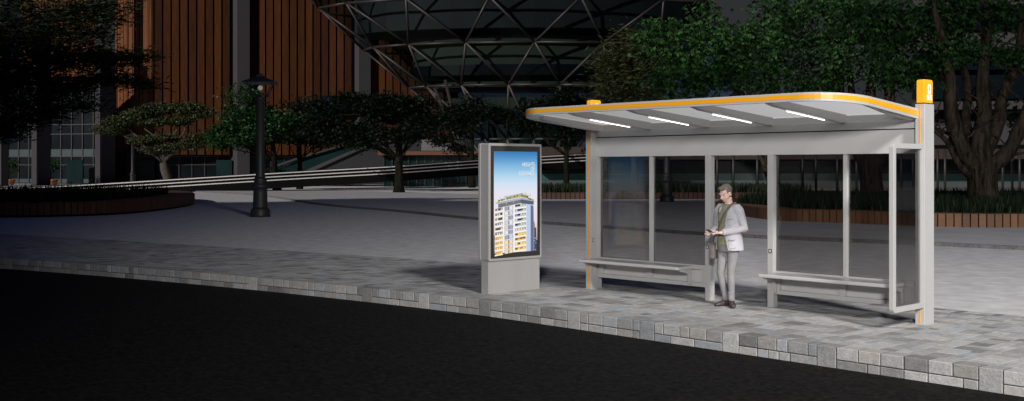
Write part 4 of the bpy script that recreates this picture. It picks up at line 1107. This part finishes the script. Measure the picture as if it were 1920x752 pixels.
for s in (-1,1): bd.sphere(hd(s*.078,.012,-.012), (.013,.024,.034), 8, 8, M=HM)
for (s, e, w) in ((SHL,ELL,WRL),(SHR,ELR,WRR)): arm(bd, s, e, w, .046, .040, .036, .027)
# legs inside the jeans
LK, LA = Vector((.070,-.03,.49)), Vector((.075,-.02,.09)); RK, RA_ = Vector((-.085,-.085,.49)), Vector((-.070,.015,.09))
for h_, k_, a_ in ((Vector((.085,0,.90)),LK,LA),(Vector((-.085,0,.90)),RK,RA_)): bd.tube([h_, k_, a_], [.075,.05,.038], 12)
# hands: palms and five fingers each, closed round the phone
PH = Vector((-.045,-.335,1.095))              # phone centre
def hand(mb, w, c, side):
    fwd = (c-w).normalized(); mb.tube([w, w.lerp(c,.5), c], [(.027,.022),(.036,.019),(.040,.017)], 12)
    lat = fwd.cross(Vector((0,0,1))).normalized()
    for i, (ln, o) in enumerate(((.070,-.030),(.078,-.010),(.074,.010),(.058,.029))):
        b0 = c+lat*o; k1 = b0+fwd*ln*.45+Vector((0,0,-.016)); k2 = k1+fwd*ln*.28+Vector((side*.006,0,.004)); k3 = k2+fwd*ln*.10+Vector((-side*.012,0,.02))
        mb.tube([c+lat*o*.7, b0, k1, k2, k3], [.010,.0098,.009,.0082,.007], 8)
    tb_ = w.lerp(c,.45)-lat*side*.022
    mb.tube([tb_, tb_-lat*side*.018+fwd*.028+Vector((0,0,.022)), tb_-lat*side*.008+fwd*.062+Vector((0,0,.034))], [.013,.011,.008], 8)
hand(bd, WRL, Vector((.018,-.300,1.082)), 1); hand(bd, WRR, Vector((-.090,-.325,1.072)), -1)
PER = remesh(bd, 'person', skin, None, .0062, 2)
PER.location = PX; PER.rotation_euler = (0,0,PR)
tag(PER, 'grey haired man in pale jacket and grey jeans looking at the phone he holds', 'person')
me = PER.data; ta = me.color_attributes.new('tone','FLOAT_COLOR','POINT'); co = np.zeros(len(me.vertices)*3); me.vertices.foreach_get('co', co); co = co.reshape(-1,3)
loc_ = (co-np.array(HD))@np.array(HM)         # head space (inverse rotation)
cl_ = np.tile(np.array([.86,.60,.52,1.0]), (len(co),1))
def paint(mask, c, k_=1.0): cl_[mask,:3] = cl_[mask,:3]*(1-k_)+np.array(c)*k_
X_, Y_, Z_ = loc_.T; face = (Y_ < -.02) & (co[:,2] > 1.45)
paint(face & (Z_ < -.052) & (Z_ > -.125), (.56,.43,.38), .6)                     # stubble
paint(face & (np.abs(X_) < .027) & (np.abs(Z_+.064) < .007), (.52,.25,.22))         # mouth
for s in (-1,1):
    paint(face & (np.abs(X_-s*.032) < .014) & (np.abs(Z_-.001) < .0045), (.20,.14,.12), .7)   # lowered eyes
    paint(face & (np.abs(X_-s*.033) < .024) & (np.abs(Z_-.024) < .005), (.38,.27,.23), .55)    # brows
paint(face & (np.abs(X_) < .05) & (Z_ < -.005) & (Z_ > -.04) & (np.abs(X_) > .025), (.76,.44,.38), .6)
ta.data.foreach_set('color', cl_.ravel().tolist())
hr = MB(); hr.sphere(hd(0,.026,.045), (.084,.101,.090), 20, 14, M=HM)
hr.sphere(hd(0,-.045,.105), (.060,.045,.030), 14, 10, M=HM)
ho = remesh(hr, 'hair', hairm, PER, .0065, 1)
bm = bmesh.new(); bm.from_mesh(ho.data)
IH = HM.inverted()
kill = []
for f_ in bm.faces:
    q = IH @ (f_.calc_center_median()-HD)
    fr_ = q.y < -.045
    if (q.z < .074 and q.y < -.03) or (q.z < .015 and q.y < .008) or q.z < -.055 or (q.z < .0 and abs(q.x) > .06 and q.y < .035): kill.append(f_)
bmesh.ops.delete(bm, geom=kill, context='FACES'); bm.to_mesh(ho.data); bm.free()
# tee shirt
tm = MB(); loft(tm, [(0,-.004,.885,.176,.128),(0,-.004,1.0,.170,.124),(0,-.003,1.1,.168,.122),(0,-.002,1.28,.185,.126),(0,.004,1.40,.17,.106),(0,.006,1.465,.10,.082),(0,.002,1.495,.072,.070)])

for sx_ in (-1,1): tm.tube([Vector((sx_*.10,.004,1.425)),Vector((sx_*.17,.004,1.425)),Vector((sx_*.21,.015,1.34))],[.060,.062,.060],12)
remesh(tm, 'tee_shirt', tee, PER, .012, 3)
# jacket: loft + sleeves, front cut open, given thickness
jm = MB(); loft(jm, [(.008,.012,.815,.205,.160),(.006,.01,.92,.200,.154),(0,.006,1.05,.188,.142),(0,.004,1.2,.190,.141),(0,.004,1.33,.196,.136),(0,.008,1.42,.180,.116),(0,.012,1.465,.125,.096),(0,.012,1.51,.082,.078)], 24)
arm(jm, SHL, ELL, WRL.lerp(ELL,.06), .074, .062, .058, .044); arm(jm, SHR, ELR, WRR.lerp(ELR,.06), .074, .060, .056, .044)
jo = remesh(jm, 'jacket', jack, PER, .011, 3)
bm = bmesh.new(); bm.from_mesh(jo.data); kill = []
for f_ in bm.faces:
    c = f_.calc_center_median(); torso = abs(c.x) < .2
    w_ = .030+.050*max(0,(c.z-1.15)/.3) if c.z > 1.02 else .030+.16*(1.02-c.z)**1.15*2.2+.012
    mid = -.020
    if c.z > 1.43: w_ = .065
    if c.y < -.055 and c.y > -.19 and mid-w_-.045 < c.x < mid+w_+.03 and c.z < 1.6: kill.append(f_)
    elif c.z > 1.488 or (c.z < .835 and abs(f_.normal.z) > .5): kill.append(f_)
bmesh.ops.delete(bm, geom=kill, context='FACES'); bm.to_mesh(jo.data); bm.free()
sd = jo.modifiers.new('cloth', 'SOLIDIFY'); sd.thickness = .007; sd.offset = .6
# collar, pocket seams and elbow patch
ck = MB()
for s in (-1,1):
    ck.tube([(s*.03,.095,1.505),(s*.075,.05,1.50),(s*.088,-.02,1.478),(s*.082,-.085,1.43),(s*.075,-.118,1.37)], [(.022,.012),(.024,.012),(.026,.010),(.024,.009),(.010,.006)], 8)
ck.build('collar', jack, jo)
dark = plain('dark_seam', (.14,.14,.15), .9)
pk = MB()
def seam(pts, r=.0028): pk.tube(pts, r, 5)
seam([(.105,-.143,1.28),(.15,-.132,1.272),(.172,-.105,1.285)]); seam([(.11,-.145,1.275),(.118,-.147,1.20),(.15,-.135,1.185),(.170,-.108,1.20)],.002)
seam([(.13,-.158,.98),(.175,-.13,.975),(.196,-.085,.985)],.0035); seam([(.13,-.16,.975),(.145,-.165,.87),(.175,-.135,.855),(.204,-.075,.87)],.002)
pk.build('pocket_seam', dark, jo)
bt = MB()
for z_ in (1.19,1.06,.97): bt.sphere((.075,-.158,z_), .007, 8, 6)
bt.build('button', dark, jo)
ep = MB(); ed_ = (WRL-ELL).normalized(); ep.sphere(ELL+ed_*.035+Vector((.028,.006,-.024)), (.062,.030,.036), 12, 8, M=Matrix.Rotation(R(55),3,'Z')); ep.build('elbow_patch', patch, jo)
# jeans
tr_ = MB(); loft(tr_, [(0,0,.945,.165,.118),(0,.0,.88,.172,.128),(0,.0,.80,.165,.122)])
for h_, k_, a_ in ((Vector((.088,0,.85)),LK,LA+Vector((0,0,.0))),(Vector((-.088,0,.85)),RK,RA_)):
    tr_.tube([h_, h_.lerp(k_,.5), k_, k_.lerp(a_,.35), k_.lerp(a_,.8), a_], [.092,.074,.056,.054,.044,.047], 16)
for a_, in ((LA,),(RA_,)):
    for z_ in (.13,.165,.205): tr_.tube([a_+Vector((-.045,-.035,z_-.09)), a_+Vector((0,-.052,z_-.098)), a_+Vector((.045,-.03,z_-.085))], .013, 6)
remesh(tr_, 'jeans', jean, PER, .012, 3)
# shoes
def shoe_(c, ang):
    m3 = Matrix.Rotation(ang, 3, 'Z'); mb = MB()
    def q(x,y,z): return Vector((c.x,c.y,0))+m3 @ Vector((x,y,z))
    mb.tube([q(0,.075,.045),q(0,.03,.055),q(0,-.06,.046),q(0,-.13,.034),q(0,-.185,.026)], [(.038,.045),(.042,.052),(.048,.042),(.047,.032),(.028,.022)], 14)
    mb.tube([q(0,.03,.06),q(0,.02,.12)], [.046,.045], 12)
    pts = [q(.040,.10,.012),q(.048,-.04,.012),q(.05,-.12,.012),q(.0,-.21,.012),q(-.05,-.12,.012),q(-.048,-.04,.012),q(-.040,.10,.012)]
    remesh(mb, 'shoe', shoe, PER, .008, 2)
shoe_(Vector((LA.x,LA.y,0)), R(50)); shoe_(Vector((RA_.x,RA_.y,0)), R(-14))
# phone and shoulder bag
ph_ = empty('smartphone', loc2w(0,0)); ph_.location = PX+Matrix.Rotation(PR,3,'Z') @ PH; ph_.rotation_euler = (R(-28),0,PR+R(6))
tag(ph_, "dark smartphone held in the man's two hands", 'smartphone')
MB().box(-.037,.037,-.075,.075,-.004,.004).build('phone_case', M['bezel'], ph_, bevel=.003)
MB().box(-.034,.034,-.070,.070,.0041,.0048).build('phone_screen', M['blueglass'], ph_)
bg = empty('shoulder_bag', PX, PR); tag(bg, "grey brown canvas bag worn across the man's chest and hanging at his hip", 'bag')
sp_ = [Vector(p) for p in ((.118,.045,1.488),(.105,-.045,1.487),(.075,-.105,1.42),(.03,-.142,1.32),(-.02,-.152,1.22),(-.07,-.150,1.12),(-.14,-.148,1.02),(-.215,-.09,.93))]
sp_ = cr(sp_, 4); mb = MB(); v = []; f = []
for i, p_ in enumerate(sp_):
    t = (sp_[min(i+1,len(sp_)-1)]-sp_[max(i-1,0)]).normalized(); o_ = Vector((p_.x*.5, p_.y, .3*(p_.z-1.2))).normalized(); s_ = t.cross(o_).normalized()*.020; o_ = s_.cross(t).normalized()*.004
    if o_.y > 0: o_ = -o_
    v += [p_-s_, p_+s_, p_+s_+o_, p_-s_+o_]
for i in range(len(sp_)-1):
    for k_ in range(4): f.append((4*i+k_,4*i+(k_+1)%4,4*i+4+(k_+1)%4,4*i+4+k_))
mb.add(v, f, smooth=True); mb.build('strap', strapm, bg)
MB().obox((.112,.0,1.493),(.038,.008,-.006),(-.008,.040,.0),(.002,0,.010)).build('shoulder_pad', strapm, bg, bevel=.006)
MB().obox((-.235,-.02,.80),(.035,.01,0),(-.035,.13,0),(0,0,.115)).build('bag_body', strapm, bg, bevel=.02, seg=3)

# ------------------------------------------------------------------ light
w = bpy.data.worlds.new('World'); sc.world = w; w.use_nodes = True; nt = w.node_tree
sk = nt.nodes.new('ShaderNodeTexSky'); sk.sky_type = 'NISHITA'; sk.sun_disc = False
SE, SA = R(21), R(222)                     # low moonlight from behind and left of the camera
sk.sun_elevation = SE; sk.sun_rotation = SA; sk.ozone_density = 4.0
bgd = nt.nodes['Background']; bgd.inputs['Strength'].default_value = .0066; tn = N(nt, 'ShaderNodeMixRGB', blend_type='MULTIPLY'); tn.inputs[0].default_value = 1; tn.inputs[2].default_value = (.74,.82,1.5,1); nt.links.new(sk.outputs[0], tn.inputs[1]); nt.links.new(tn.outputs[0], bgd.inputs['Color'])
ld = bpy.data.lights.new('moon', 'SUN'); ld.energy = 2.6; ld.angle = R(.6); ld.color = (1,.95,.90)
lo = bpy.data.objects.new('moon', ld); COL.objects.link(lo)
dirv = Vector((math.sin(SA)*math.cos(SE), math.cos(SA)*math.cos(SE), math.sin(SE)))
lo.rotation_euler = dirv.to_track_quat('Z', 'Y').to_euler(); lo.location = (0,0,60)
def spot(name, loc, tgt, power, size, blend, soft, col):
    l_ = bpy.data.lights.new(name, 'SPOT'); l_.energy = power; l_.spot_size = R(size); l_.spot_blend = blend; l_.shadow_soft_size = soft; l_.color = col
    o_ = bpy.data.objects.new(name, l_); COL.objects.link(o_); o_.location = loc
    o_.rotation_euler = (Vector(loc)-Vector(tgt)).to_track_quat('Z','Y').to_euler()
spot('added_spot', (13,-13,20), (11,24,0), 62000, 58, 1.0, 2.2, (1,.975,.95))  # assumed key spot, added out of frame to light plaza and pavement; no fixture
spot('added_spot', (-1,-8,6.5), (3.2,16,1.0), 14500, 60, 1.0, .8, (1,.975,.95))  # low frontal fill spot added to brighten the shelter front, no lamp stands there
# unseen block added behind the camera to keep the moonlight off the near plaza
OB = empty('moonlight_blocker', (-110,-38,0)); tag(OB, 'tall dark unseen block added behind the viewer to keep moonlight off the near plaza', 'building')
MB().box(-75,85,-12,0,RZ-.3,54).build('blocker_body', M['darkconcrete'], OB)

# ------------------------------------------------------------------ camera
cd = bpy.data.cameras.new('camera'); cam = bpy.data.objects.new('camera', cd); COL.objects.link(cam); sc.camera = cam
cam.location = (0,0,H); cam.rotation_euler = (R(90),0,0); cd.sensor_width = 36; cd.lens = F/1920*36
cd.shift_y = -(376-YH)/1920; cd.clip_end = 2000; cd.clip_start = .1
sc.view_settings.view_transform = 'Standard'; sc.view_settings.look = 'None'; sc.view_settings.exposure = 0; sc.view_settings.gamma = 1; sc.view_settings.use_curve_mapping = False
sc.cycles.max_bounces = 8; sc.cycles.transparent_max_bounces = 16; sc.cycles.use_denoising = True; sc.cycles.sample_clamp_indirect = 4
